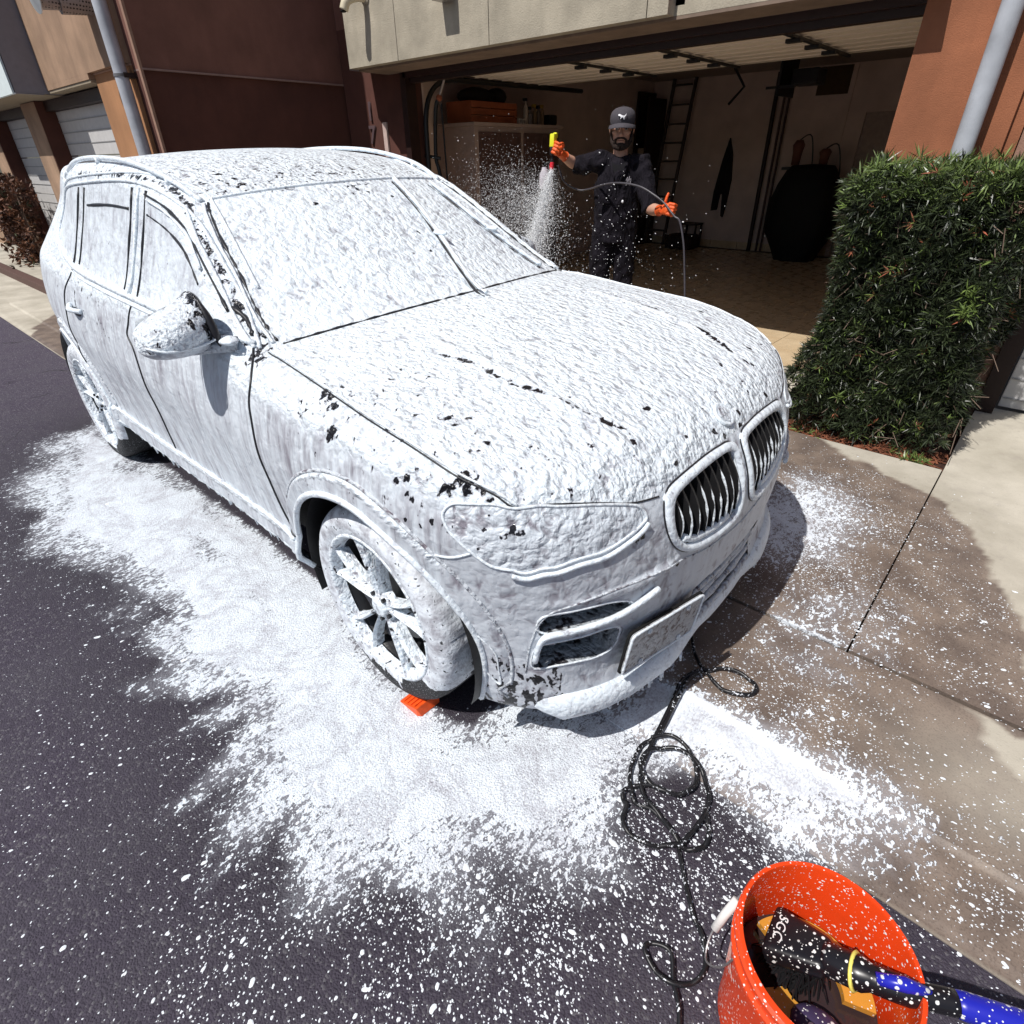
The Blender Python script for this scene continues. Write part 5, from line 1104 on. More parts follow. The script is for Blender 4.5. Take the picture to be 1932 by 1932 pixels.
# ================================================================== THE MAN
MAN = empty('person', (-1.72, 3.05, .115), 'man in dark navy overalls, grey cap and orange gloves spraying foam from the garage opening', 'person')
FWD = Vector((.50, -.866, 0)); LFT = Vector((.866, .50, 0))
MM = Matrix((LFT, FWD, Vector((0, 0, 1)))).transposed().to_4x4()      # local (left, forward, up)
B0 = Vector((-1.72, 3.05, .115))
def W(l, f, z): return Vector((LFT*l+FWD*f)+Vector((0, 0, z)))           # relative to the empty
def rel(x, y, z): return Vector((x, y, z))-B0
def remesh(mb, name, mat, vox, parent, sm=2):
    me = bpy.data.meshes.new(name); me.from_pydata(mb.v, [], mb.f); o = bpy.data.objects.new(name, me); link(o, parent)
    bm = bmesh.new(); bm.from_mesh(me); bmesh.ops.recalc_face_normals(bm, faces=bm.faces); bm.to_mesh(me); bm.free()
    r = o.modifiers.new('r', 'REMESH'); r.mode = 'VOXEL'; r.voxel_size = vox
    if sm: s = o.modifiers.new('s', 'SMOOTH'); s.iterations = sm; s.factor = .5
    dg = bpy.context.evaluated_depsgraph_get(); dg.update(); m2 = bpy.data.meshes.new_from_object(o.evaluated_get(dg)); o.modifiers.clear(); o.data = m2; bpy.data.meshes.remove(me)
    m2.name = name; m2.materials.clear(); m2.materials.append(mat); m2.polygons.foreach_set('use_smooth', np.ones(len(m2.polygons), bool)); return o
def limb(mb, pts, rs, n=14): mb.tube(pts, rs, n)
ZS = 1.0
SKIN = simple('skin', (.56, .31, .22), .5, var=.08, scale=20, bump=.15); HAIR = simple('dark_beard_hair', (.025, .014, .010), .85, var=.3, scale=120, bump=.8, bdist=.003)
hz = 1.70      # eye height above feet
HX = Matrix.Translation(W(.0, .035, hz-.005)) @ MM @ Matrix.Rotation(math.radians(-7), 4, 'X') @ Matrix.Diagonal((1.16, 1.08, 1.07, 1))
def Hh(l, f, z): return HX @ Vector((l, f, z))
shR, elR, wrR = W(-.185, .01, 1.475), rel(-2.10, 2.97, 1.555), rel(-2.115, 2.765, 1.635)
shL, elL, wrL = W(.185, .0, 1.455), rel(-1.375, 3.03, 1.245), rel(-1.15, 2.80, 1.262)
def ell(mb, c, r, M=None, n=18, m=12): mb.ball(c, r, n, m, M)
body = MB()
# head
R3 = HX.to_3x3()
ell(body, Hh(0, -.012, .038), (.077, .098, .088), R3); ell(body, Hh(0, .018, -.055), (.060, .072, .062), R3); ell(body, Hh(0, .045, -.092), (.040, .042, .030), R3)
ell(body, Hh(0, .052, .022), (.055, .036, .016), R3)
body.tube([Hh(0, .080, .005), Hh(0, .096, -.022), Hh(0, .104, -.036)], [.008, .011, .014], 8); ell(body, Hh(0, .092, -.040), (.019, .012, .009), R3)
ell(body, Hh(-.040, .060, -.022), (.024, .022, .020), R3); ell(body, Hh(.040, .060, -.022), (.024, .022, .020), R3)
ell(body, Hh(0, .082, -.064), (.024, .012, .007), R3); ell(body, Hh(0, .080, -.074), (.022, .011, .007), R3)
for e in (-1, 1): ell(body, Hh(e*.078, -.012, -.012), (.009, .019, .030), R3)
limb(body, [Hh(0, -.02, -.05), W(0, .0, 1.52), W(0, -.01, 1.43)], [.058, .060, .075])
limb(body, [W(0, 0, 1.46), W(0, .0, 1.30), W(0, 0, 1.10), W(0, 0, .95)], [.10, .13, .125, .14], 18)
for a, b, c in ((shR, elR, wrR), (shL, elL, wrL)):
    limb(body, [W(0, 0, 1.42), a, a.lerp(b, .5), b, b.lerp(c, .35), c], [.06, .055, .048, .044, .046, .030])
for e in (-1, 1): limb(body, [W(e*.09, 0, .95), W(e*.10, .02, .50), W(e*.11, -.0, .10), W(e*.11, .0, .05), W(e*.12, .14, .035)], [.09, .062, .045, .045, .04])
remesh(body, 'body', SKIN, .0075, MAN, 2)
# face details
for e in (-1, 1):
    g = MB(); ell(g, Hh(e*.031, .071, .0), (.0125, .011, .0085), R3, 12, 8); ey = g.build('eye', simple('eye_white', (.45, .42, .40), .2), MAN, smooth=True)
    g = MB(); ell(g, Hh(e*.031, .0795, .0), (.0055, .0035, .0055), R3, 10, 6); g.build('iris', simple('dark_iris', (.02, .012, .01), .1), ey, smooth=True)
    MB().tube([Hh(e*.013, .088, .018), Hh(e*.031, .089, .024), Hh(e*.050, .076, .018)], [.002, .0028, .0016], 6).build('eyebrow', HAIR, MAN, smooth=True)
g = MB(); g.tube([Hh(-.022, .088, -.069), Hh(0, .094, -.069), Hh(.022, .088, -.069)], [.002, .0028, .002], 6); g.build('mouth', simple('lips', (.22, .07, .06), .5), MAN, smooth=True)
bd = MB()
for e in (-1, 1):
    bd.tube([Hh(e*.074, .008, -.005), Hh(e*.070, .020, -.045), Hh(e*.058, .040, -.082), Hh(e*.035, .066, -.108), Hh(0, .080, -.116)], [.006, .011, .019, .024, .026], 10)
    bd.tube([Hh(e*.042, .072, -.085), Hh(e*.036, .082, -.066), Hh(e*.022, .092, -.054), Hh(0, .098, -.052)], [.015, .010, .0075, .007], 8)
bd.tube([Hh(-.02, .084, -.100), Hh(0, .088, -.098), Hh(.02, .084, -.100)], [.016, .017, .016], 8)
remesh(bd, 'beard', HAIR, .004, MAN, 1)
hr = MB(); 
for e in (-1, 1): ell(hr, Hh(e*.066, -.03, .015), (.016, .045, .035), R3)
ell(hr, Hh(0, -.075, .0), (.06, .035, .05), R3); remesh(hr, 'hair', HAIR, .006, MAN, 1)
# cap
CAPM = simple('charcoal_cap_fabric', (.062, .056, .066), .9, var=.1, scale=60, bump=.4)
cp = MB(); prof = [(.091, -.012), (.096, .012), (.094, .040), (.083, .064), (.058, .082), (.028, .090), (.0, .092)]; n = 32; vs = []
for (r, z) in prof:
    for k in range(n):
        t = 2*PI*k/n; vs.append(Hh(r*.90*math.cos(t), -.012+r*1.12*math.sin(t), .038+z))
cp.add(vs, [(i*n+k, i*n+(k+1) % n, (i+1)*n+(k+1) % n, (i+1)*n+k) for i in range(len(prof)-1) for k in range(n)]); CP = cp.build('cap', CAPM, MAN, smooth=True)
br = MB(); vs = []; K = 15
for k in range(K):
    t = PI*(k/(K-1)); c, s_ = math.cos(t), math.sin(t)
    for off, dz in ((0, 0), (.040, -.002), (.078, -.020)): vs.append(Hh((.085+off*.10)*c, .010+(.086+off)*s_, .040+dz-.020*abs(c)**2))
nb = len(vs); vs += [v-Vector((0, 0, .004)) for v in vs]
fs = [(k*3+i, (k+1)*3+i, (k+1)*3+i+1, k*3+i+1) for k in range(K-1) for i in range(2)]; fs += [tuple(nb+j for j in f[::-1]) for f in fs]; fs += [(k*3+2, (k+1)*3+2, nb+(k+1)*3+2, nb+k*3+2) for k in range(K-1)]
br.add(vs, fs); br.build('brim', CAPM, CP, smooth=True)
MB().ball(Hh(0, -.012, .132), .005, 8, 6).build('button', CAPM, CP, smooth=True)
cat = [(-.030, .014), (-.020, .018), (-.010, .013), (.004, .007), (.016, .007), (.024, .013), (.030, .022), (.027, .008), (.020, -.001), (.016, -.012), (.017, -.021), (.012, -.020), (.009, -.008), (.001, -.006), (-.006, -.010), (-.011, -.018), (-.014, -.016), (-.010, -.004), (-.018, .004), (-.027, .006), (-.031, .009)]
ct = MB(); vs = [Hh(x*.9, .1015-x*x*5-max(0, y*.85-.002)*.45, .078+y*.85) for x, y in cat]; vs2 = [v+FWD*.005 for v in vs]; m_ = len(cat); ct.add(vs2+vs, [tuple(range(m_))]+[(i, (i+1) % m_, m_+(i+1) % m_, m_+i) for i in range(m_)]); ct.build('cap_emblem', simple('white_embroidery', (.85, .85, .88), .6), CP)
# overalls
t = NT('dark_navy_workwear'); P = t.co(); wv = t.noise(7, t.co(scale=(1.6, 1.6, .8)), 4, .6, dist=1.2); fn = t.noise(300, P, 2)
NAVY = t.fin(t.mix(t.rng(wv, .3, .7), (.007, .006, .009), (.017, .0145, .020)), .9, t.bump(fn, .3, .001, t.bump(wv, 1.0, .05)), **{'Specular_IOR_Level': .12})
cl = MB()
cl.tube([W(0, 0, 1.505), W(0, .0, 1.44), W(0, .005, 1.30), W(0, .01, 1.12), W(0, .01, .98), W(0, 0, .88)], [.085, .125, .150, .148, .150, .155], 20)
for e in (-1, 1): cl.tube([W(e*.05, 0, 1.45), W(e*.08, .0, 1.30), W(e*.08, 0, 1.05), W(e*.075, 0, .90)], [.09, .115, .105, .11], 16)
for a, b, fr in ((shR, elR, .98), (shL, elL, 1.05)):
    e_ = a.lerp(b, fr); cl.tube([W(0, 0, 1.42), a, a.lerp(e_, .5)+Vector((0, 0, -.008)), e_], [.085, .083, .076, .074], 16)
for e in (-1, 1): cl.tube([W(e*.075, 0, .98), W(e*.105, .02, .72), W(e*.11, .02, .48), W(e*.115, .0, .20), W(e*.115, 0, .07)], [.118, .100, .085, .082, .085], 16)
OV = remesh(cl, 'overalls', NAVY, .011, MAN, 3)
# folds pushed into the cloth
me = OV.data; co = np.zeros(len(me.vertices)*3, np.float32); me.vertices.foreach_get('co', co); co = co.reshape(-1, 3); nn = np.zeros_like(co); me.vertices.foreach_get('normal', nn.ravel()) if False else None
no = np.array([v.normal[:] for v in me.vertices]); f1 = np.sin(co[:, 2]*38+co[:, 0]*30+4*np.sin(co[:, 1]*20)); f2 = np.sin(co[:, 0]*55-co[:, 2]*22+3*np.sin(co[:, 2]*15))
co += no*(.0045*f1*(np.abs(f1) > .2)+.0035*f2)[:, None]; me.vertices.foreach_set('co', co.ravel().astype(np.float32)); me.update()
for e in (-1, 1):   # collar / lapels
    MB().tube([W(e*.075, -.02, 1.515), W(e*.080, .06, 1.49), W(e*.05, .135, 1.40), W(e*.01, .158, 1.30)], [.012, .014, .012, .006], 8).build('lapel', NAVY, OV, smooth=True)
TS = simple('black_tshirt', (.010, .009, .012), .9); MB().prism([(-.06, 1.47), (-.035, 1.45), (.0, 1.443), (.035, 1.45), (.06, 1.47), (.02, 1.31), (0, 1.29), (-.02, 1.31)], .128, .136, MM @ Matrix(((1, 0, 0, 0), (0, 0, 1, 0), (0, 1, 0, 0), (0, 0, 0, 1)))).build('tshirt', TS, MAN)
MB().box(-.15, .0, .150, .160, 1.17, 1.28, MM, bev=.004).build('chest_pocket', NAVY, OV)
WE = bpy.data.materials['white_embroidery']; GE = simple('grey_embroidery', (.35, .33, .36), .7)
for pts in ([(.070, 1.335), (.082, 1.36), (.078, 1.32), (.086, 1.345)], [(.088, 1.33), (.096, 1.365), (.093, 1.32)], [(.098, 1.34), (.108, 1.345), (.104, 1.315), (.098, 1.30)], [(.072, 1.30), (.085, 1.312), (.10, 1.30)]):
    MB().tube(spline([W(l, .156-.6*max(0, l-.07), z) for l, z in pts], 4), .0022, 5).build('chest_embroidery', GE, OV)
MB().ball(W(.055, .163, 1.185), (.010, .008, .012), 10, 6).build('white_patch', WE, OV, smooth=True)
# gloved hands
GLV = simple('orange_rubber_glove', (.80, .115, .02), .42, var=.1, scale=60, bump=.5, bdist=.003)
def hand(name, wr, x, y, z, curl, thumb, label=None):
    """wr wrist; x finger direction, y across palm towards thumb, z back of the hand"""
    x = Vector(x).normalized(); z = Vector(z); z = (z-x*z.dot(x)).normalized(); y = z.cross(x)*(1 if y > 0 else -1)
    Mx = Matrix((x, y, z)).transposed(); T = lambda a, b, c: wr+Mx @ Vector((a, b, c))
    SZ_ = 1.16; T0 = T; T = lambda a, b, c: T0(a*SZ_, b*SZ_, c*SZ_)
    g = MB(); g.tube([T(-.055, 0, 0), T(-.02, 0, 0), T(.015, 0, 0)], [.036, .034, .034], 12)
    g.ball(T(.045, 0, 0), (.046, .040, .020), 16, 10, Mx); g.ball(T(.070, .0, .002), (.028, .042, .017), 14, 8, Mx); g.ball(T(.022, .022, -.006), (.03, .02, .018), 12, 8, Mx)
    for i, (b, L) in enumerate(((.030, .92), (.010, 1.0), (-.010, .94), (-.029, .76))):
        c = curl[i]; p = [T(.078, b, 0)]; a = 0
        for sg, ln in enumerate((.040, .027, .021)):
            a += c*(.9, 1.0, .7)[sg]; d = Mx @ Vector((math.cos(a), 0, -math.sin(a))); p.append(p[-1]+d*ln*L*SZ_)
        g.tube(p, [.0135, .0125, .0115, .0095], 8); g.ball(p[-1], .008, 8, 6)
        for q in p[1:-1]: g.ball(q, .0102, 8, 6)
    p = [T(.015, .028, -.006)]; 
    for d, ln in thumb: p.append(p[-1]+(Mx @ Vector(d).normalized())*ln*SZ_)
    g.tube(p, [.015, .0125, .0115, .010][:len(p)], 8); g.ball(p[-1], .010, 8, 6)
    o = remesh(g, name, GLV, .0032, MAN, 1)
    MB().lathe([(.036, -.004), (.040, 0), (.036, .004)], Matrix.Translation(T(-.052, 0, 0)) @ x.to_track_quat('Z', 'Y').to_matrix().to_4x4(), 18, True).build('cuff', GLV, o, smooth=True)
    return T
gr = rel(-2.115, 2.66, 1.66)
hand('glove', rel(-2.105, 2.745, 1.645), (rel(-2.115, 2.62, 1.70)-rel(-2.105, 2.745, 1.645)), 1, (-.85, -.2, .35), (.75, .9, .95, 1.0), (((.5, .55, -.6), .032), ((.9, .1, -.45), .028), ((.9, -.3, -.3), .02)))
hand('glove', rel(-1.135, 2.79, 1.265), (rel(-1.02, 2.70, 1.285)-rel(-1.135, 2.79, 1.265)), 1, (.25, -.9, .25), (1.1, 1.15, 1.15, 1.15), (((.4, .7, .35), .028), ((.1, .95, .0), .024), ((.1, .9, -.1), .018)))
# foam gun (held: a thing of its own)
FG = empty('foam_gun', (-2.118, 2.645, 1.70), 'yellow green trigger gun with red nozzle and clear foam bottle in the raised glove', 'spray gun'); FG.location = (0, 0, 0)
ax = (Vector((-1.23, 1.30, .98))-Vector((-2.118, 2.645, 1.53))).normalized(); G0 = Vector((-2.118, 2.645, 1.53))
dz = Vector((-.02, .10, 1)).normalized()
YG = simple('yellow_green_plastic', (.74, .74, .03), .35); RD = simple('red_plastic', (.75, .03, .05), .35)
Mg = Matrix.Translation(G0) @ dz.to_track_quat('Z', 'Y').to_matrix().to_4x4()
MB().box(-.021, .021, -.028, .028, .155, .250, Mg, bev=.010).box(-.015, .015, -.050, -.02, .225, .262, Mg, bev=.006).build('gun_body', YG, FG, smooth='auto')
MB().cyl(Mg @ Vector((0, 0, .155)), Mg @ Vector((0, 0, .06)), .012, n=12).box(-.012, .012, .0, .030, .10, .16, Mg, bev=.004).build('trigger_lance', BLACK, FG, smooth='auto')
MB().lathe([(.012, .075), (.017, .070), (.017, .045), (.012, .04)], Mg, 16).build('collar', BLACK, FG, smooth='auto')
MB().lathe([(.008, .0), (.016, .002), (.019, .02), (.019, .050), (.014, .056)], Mg, 16).build('nozzle', RD, FG, smooth='auto')
CLR = NT('clear_bottle'); CLR = CLR.fin((.75, .75, .78), .08, **{'Transmission_Weight': .7})
bx = (LFT*-1).normalized(); bp0 = G0+dz*.055; 
MB().tube([bp0, bp0+bx*.035+Vector((0, -.01, -.01)), bp0+bx*.05+Vector((0, -.01, -.03))], [.012, .014, .018], 10).build('bottle_neck', BLACK, FG, smooth=True)
bt = bp0+bx*.055+Vector((0, -.01, -.035)); MB().lathe([(0, 0), (.020, 0), (.024, -.02), (.040, -.05), (.043, -.11), (.040, -.155), (0, -.16)], Matrix.Translation(bt), 20).build('foam_bottle', simple('milky_bottle', (.50, .46, .50), .25), FG, smooth='auto')
# the hose in his hand
HO = empty('pressure_hose', (0, 0, 0), 'thin black hose arching in front of the man and hanging from his left glove', 'hose')
MB().tube(spline([(-2.13, 2.75, 1.56), (-2.10, 2.80, 1.44), (-2.0, 2.86, 1.38), (-1.90, 2.88, 1.385), (-1.70, 2.81, 1.425), (-1.51, 2.75, 1.44), (-1.32, 2.73, 1.42), (-1.18, 2.725, 1.365), (-1.09, 2.725, 1.315), (-1.02, 2.705, 1.265), (-.975, 2.70, 1.23), (-.93, 2.70, 1.20), (-.875, 2.70, 1.05), (-.84, 2.70, .88), (-.80, 2.69, .68), (-.77, 2.68, .45), (-.76, 2.6, .18), (-.70, 2.4, .075), (-.4, 2.0, .05), (.0, 1.5, .05), (.4, .9, .045), (.652, .108, .045)], 8), .0072, 8).build('hose', simple('dark_grey_hose', (.07, .065, .075), .4), HO, smooth=True)
# ================================================================== HEDGE
LEAF = NT('narrow_green_leaf'); _ti = LEAF.attr('tint')
LEAF.fin(LEAF.ramp(_ti, [(0, (.014, .018, .010)), (.35, (.028, .039, .018)), (.62, (.050, .068, .028)), (.80, (.12, .18, .045)), (.90, (.20, .27, .07)), (.93, (.22, .13, .07)), (1, (.40, .12, .07))]), .38, **{'Specular_IOR_Level': .5, 'Subsurface_Weight': 0}); LEAF = LEAF.m
def rosettes(P, N, tint, r, nl=(9, 15), L=(.035, .072), wd=.0034):
    Vs = []; Ts = []; cnt = 0
    for p, nrm, tn in zip(P, N, tint):
        nrm = nrm/np.linalg.norm(nrm); a = np.cross(nrm, [0, 0, 1.]); 
        if np.linalg.norm(a) < .1: a = np.array([1., 0, 0])
        a /= np.linalg.norm(a); b = np.cross(nrm, a); k = r.integers(*nl)
        th = r.uniform(0, 2*PI, k); el = r.uniform(.1, 1.35, k)
        d = (np.cos(th)[:, None]*a+np.sin(th)[:, None]*b)*np.cos(el)[:, None]+nrm*np.sin(el)[:, None]
        ln = r.uniform(*L, k)[:, None]; w = np.cross(d, r.normal(size=(k, 3))); w /= np.linalg.norm(w, axis=1, keepdims=True)+1e-9; w = w*wd*r.uniform(.7, 1.3, (k, 1))
        dr = np.array([0, 0, -1.])*.012*r.random((k, 1))
        base = p+d*.006; mid = p+d*ln*.5+dr*.2; tip = p+d*ln+dr
        V = np.stack([base-w*.4, base+w*.4, mid-w, mid+w, tip-w*.1, tip+w*.1], 1); Vs.append(V.reshape(-1, 3)); Ts.append(np.repeat(np.clip(tn+r.normal(0, .07, k), 0, 1 if tn > .9 else .86), 6)); cnt += k
    V = np.concatenate(Vs); T = np.concatenate(Ts); b = (np.arange(cnt)*6)[:, None]
    F = np.concatenate([b+np.array([0, 1, 3, 2]), b+np.array([2, 3, 5, 4])]); return V, F, T
r = np.random.default_rng(21)
HX0, HX1, HY0, HY1, HZ1 = .30, 1.20, 2.33, 3.14, 1.50
HEDGE = empty('hedge', (.74, 2.75, 0), 'dense clipped green hedge with narrow leaves in front of the orange pilaster', 'hedge'); HEDGE.location = (0, 0, 0)
def hedge_pts(n):
    P = []; N = []; T = []
    ar = [1.5*(HX1-HX0)*1.25, 1.5*(HY1-HY0), 1.5*(HY1-HY0), (HX1-HX0)*(HY1-HY0)*1.3]; ar = np.array(ar)/sum(ar)
    for _ in range(n):
        k = r.choice(4, p=ar); u, v = r.random(2); dep = abs(r.normal())*.045
        z = .05+(HZ1-.05)*v; bul = .05*math.sin(5*u+7*v)+.04*math.sin(13*u-9*v+2)
        if k == 0: p = [HX0+(HX1-.14*(1-v)-HX0)*u, HY0-.02+dep-bul*.8, z]; nn = [0, -1, .35]
        elif k == 1: p = [HX0-.02+dep-bul*.9-.05*(1-v)**2, HY0+(HY1-HY0)*u, z]; nn = [-1, 0, .35]
        elif k == 2: p = [HX1-.16*(1-v)-dep+bul+.03*math.sin(6*v), HY0+(HY1-HY0)*u, z]; nn = [1, 0, .35]
        else: p = [HX0+(HX1-HX0)*u, HY0+(HY1-HY0)*v, HZ1-dep+.04*math.sin(9*u+4*v)]; nn = [0, 0, 1]
        if p[2] < .16 and r.random() < .6: continue
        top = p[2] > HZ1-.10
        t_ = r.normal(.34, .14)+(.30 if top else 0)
        if r.random() < .045: t_ = .80
        if r.random() < .008: t_ = .93
        P.append(p); N.append(np.array(nn)+r.normal(0, .55, 3)+[0, 0, .15]); T.append(t_)
    return np.array(P), np.array(N), np.array(T)
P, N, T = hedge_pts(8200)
# a red tuft and bright sprouts
for c_, tt, k in (((.62, 2.30, 1.03), 1.0, 3), ((.98, 2.27, .98), .86, 10), ((1.02, 2.26, .90), .86, 8), ((.55, 2.28, .30), .84, 3)):
    for _ in range(k): P = np.r_[P, [np.array(c_)+r.normal(0, .022, 3)]]; N = np.r_[N, [[0, -1, .8]]]; T = np.r_[T, tt]
V, F, TT = rosettes(P, N, T, r)
tag(mesh_np('foliage', V, F, LEAF, HEDGE, False, {'tint': TT}), kind='stuff')
# upright shoots along the top edge
k = 330; P = np.stack([r.uniform(HX0-.03, HX1+.05, k), r.uniform(HY0-.03, HY1, k), HZ1+np.abs(r.normal(0, .035, k))], 1); V, F, TT = rosettes(P, np.tile([0, -.1, 1.], (k, 1))+r.normal(0, .2, (k, 3)), r.normal(.74, .08, k), r, (8, 14), (.05, .10))
tag(mesh_np('top_shoots', V, F, LEAF, HEDGE, False, {'tint': TT}), kind='stuff')
m = MB(); m.box(HX0+.10, HX1-.22, HY0+.12, HY1-.05, .18, HZ1-.10); m.build('dark_core_box', simple('dark_hedge_core', (.008, .007, .004), .95, var=.5, scale=40, bump=1, bdist=.02), HEDGE)  # added near-black box fills the hedge so nothing shows through
m = MB()
for _ in range(420):
    x = r.uniform(HX0, HX1); y = HY0+abs(r.normal())*.07; z = r.uniform(.1, HZ1-.1)
    if r.random() < .4: x, y = HX0+abs(r.normal())*.06, r.uniform(HY0, HY1)
    d = Vector((r.normal()*.6, -abs(r.normal())*.5, r.normal()*.5)).normalized()*r.uniform(.05, .13); m.tube([(x, y, z), Vector((x, y, z))+d], .0022, 4, cap=False)
tag(m.build('twigs', simple('grey_brown_twig', (.17, .12, .09), .8), HEDGE), kind='stuff')
for x in (.45, .75, 1.02): MB().tube([(x, 2.7, 0), (x+.02, 2.68, .5), (x-.03, 2.72, 1.2)], [.022, .018, .01], 7).build('stem', bpy.data.materials['grey_brown_twig'], HEDGE, smooth=True)
# small weed at the planter corner
WD = empty('weed', (1.02, 2.30, 0), 'small bright green weed at the front corner of the planter', 'weed'); WD.location = (0, 0, 0)
P = np.array([[1.02, 2.31, .02]]*14)+r.normal(0, .05, (14, 3))*[1, .6, .1]; V, F, TT = rosettes(P, np.tile([0, -.2, 1.], (14, 1)), np.full(14, .82), r, (8, 12), (.03, .07)); mesh_np('leaves', V, F, LEAF, WD, False, {'tint': TT})
WD2 = empty('weed', (.38, 2.28, 0), 'tuft of dry tipped leaves at the hedge foot nearest the car', 'weed'); WD2.location = (0, 0, 0)
P = np.array([[.40, 2.29, .03]]*12)+r.normal(0, .06, (12, 3))*[1, .5, .1]; V, F, TT = rosettes(P, np.tile([0, -.3, 1.], (12, 1)), np.r_[np.full(7, .7), np.full(5, .95)], r, (8, 12), (.04, .08)); mesh_np('leaves', V, F, LEAF, WD2, False, {'tint': TT})
# red brown shrub beside the far left pier
SH = empty('shrub', (-12.6, .9, 0), 'rusty brown dried shrub against the pier at the far left', 'shrub'); SH.location = (0, 0, 0)
RL = NT('rusty_leaf'); RL.fin(RL.ramp(RL.attr('tint'), [(0, (.025, .010, .006)), (.5, (.075, .026, .012)), (.85, (.16, .062, .026)), (1, (.04, .05, .02))]), .6); RL = RL.m
n = 900; P = np.stack([r.normal(-12.35, .42, n), .78+r.normal(0, .13, n), .12+r.random(n)**.8*1.35], 1); V, F, TT = rosettes(P, r.normal(0, 1, (n, 3))+[0, -.5, .4], r.uniform(.1, .95, n), r, (5, 9), (.05, .11), .014); tag(mesh_np('foliage', V, F, RL, SH, False, {'tint': TT}), kind='stuff')
for k in range(9):
    x = -12.9+k*.13; MB().tube([(x, .85, .12), (x+.05, .80, .8), (x-.1, .84, 1.5)], .010, 5).build('stem', bpy.data.materials['grey_brown_twig'], SH)
# ================================================================== PROPS NEAR THE CAMERA
HOSEM = NT('black_hose_with_foam'); _p = HOSEM.co(); _s = HOSEM.noise(120, _p, 2, .5); _l = HOSEM.noise(14, _p, 2)
_mk = HOSEM.rng(HOSEM.math('ADD', _s, HOSEM.math('MULTIPLY', _l, .35)), .80, .84); HOSEM.fin(HOSEM.mix(_mk, (.012, .012, .014), (.78, .82, .88)), .38, HOSEM.bump(_mk, .5, .003)); HOSEM = HOSEM.m
H = [
[(0.652,0.108),(0.719,0.007),(0.784,-0.083),(0.840,-0.129),(0.882,-0.080),(0.943,-0.059),(0.996,-0.071),(1.016,-0.097),(0.996,-0.141),(0.942,-0.168),(0.888,-0.158),(0.840,-0.129),(.826,-.150),(0.801,-0.224),(0.821,-0.338),(0.836,-0.437),(0.850,-0.528),(0.865,-0.597),(0.888,-0.646),(0.926,-0.678),(0.968,-0.691),(1.010,-0.707),(1.045,-0.721),(1.068,-0.733)],
[(0.835,-0.135),(0.816,-0.200),(0.830,-0.330),(0.845,-0.429),(0.846,-0.477),(0.823,-0.526),(0.832,-0.594),(0.852,-0.647),(0.886,-0.692),(0.915,-0.709),(0.954,-0.696),(0.995,-0.700),(1.037,-0.716),(1.075,-0.727)],
[(0.836,-0.494),(0.877,-0.453),(0.934,-0.455),(0.977,-0.482),(1.007,-0.518),(1.015,-0.556),(0.998,-0.600),(0.964,-0.623),(0.922,-0.631),(0.877,-0.617),(0.852,-0.584),(0.853,-0.534),(0.884,-0.499),(0.922,-0.478),(0.968,-0.474),(1.014,-0.497),(1.049,-0.534),(1.068,-0.567),(1.077,-0.615),(1.076,-0.656),(1.071,-0.699),(1.068,-.735)],
[(0.959,-0.613),(0.912,-0.635),(0.878,-0.669),(0.864,-0.704),(0.880,-0.726),(0.895,-.734),(0.906,-0.773),(0.933,-0.795),(0.968,-0.796),(1.005,-0.785),(1.038,-0.757),(1.062,-0.732)],
[(1.078,-.60),(1.095,-0.627),(1.108,-0.647),(1.116,-0.684),(1.104,-0.713),(1.086,-0.729),(1.064,-0.736)],
[(1.066,-.735),(1.071,-0.749),(1.099,-0.784),(1.137,-0.829),(1.169,-0.864),(1.198,-0.884),(1.216,-0.902),(1.240,-0.942),(1.236,-0.984),(1.205,-1.020),(1.162,-1.028),(1.118,-1.010),(1.122,-0.985),(1.165,-.972),(1.20,-1.02),(1.235,-1.06),(1.27,-1.14),(1.30,-1.25)]]
HS = empty('pressure_hose', (.95, -.6, 0), 'black hose lying in tangled coils on the asphalt in front of the bumper', 'hose'); HS.location = (0, 0, 0)
for j, path in enumerate(H):
    z0 = {0: .012, 1: .010, 2: .018, 3: .011, 4: .012, 5: .010}[j]; sp = spline([(x, y, 0) for x, y in path], 8)
    pts = []
    for i, p in enumerate(sp):
        g = 0. if p.y < -.5 else (float(gutz(np.array(p.x), np.array(p.y))) if p.y < .33 else .03); pts.append((p.x, p.y, g+z0+.006*abs(math.sin(i*.21+j))))
    MB().tube(pts, .0068 if j < 5 else .0058, 8).build('hose_run', HOSEM, HS, smooth=True)
# ---- bucket
BC = Vector((1.408, -.925, 0)); RT, RB, HB = .152, .130, .372
def splat(name, col, rough=.35, dens=.10):
    t = NT(name); P = t.co(); v = t.voro(75, P, rnd=1); q = t.n('TexVoronoi', {'Vector': P, 'Scale': 75}).outputs['Color']; sc = t.n('SeparateColor', {0: q}).outputs[0]
    m = t.math('MULTIPLY', t.rng(v, dens*2.3, dens*1.7), t.rng(sc, .52, .54)); v2 = t.voro(190, P); q2 = t.n('TexVoronoi', {'Vector': P, 'Scale': 190}).outputs['Color']; s2 = t.n('SeparateColor', {0: q2}).outputs[1]
    m = t.math('MAXIMUM', m, t.math('MULTIPLY', t.rng(v2, .30, .24), t.rng(s2, .66, .68))); n_ = t.noise(6, P, 3)
    c = t.mix(t.rng(n_, .3, .7), tuple(x*.85 for x in col), col); return t.fin(t.mix(m, c, (.85, .86, .84)), rough, t.bump(m, .5, .002))
ORB = splat('orange_bucket_plastic', (.82, .065, .010)); BRP = splat('black_brush_plastic', (.012, .011, .014), .3, .12); BLU = splat('blue_handle_plastic', (.018, .022, .42), .3, .15); YEL = splat('amber_grid_plastic', (.62, .29, .04), .4, .06)
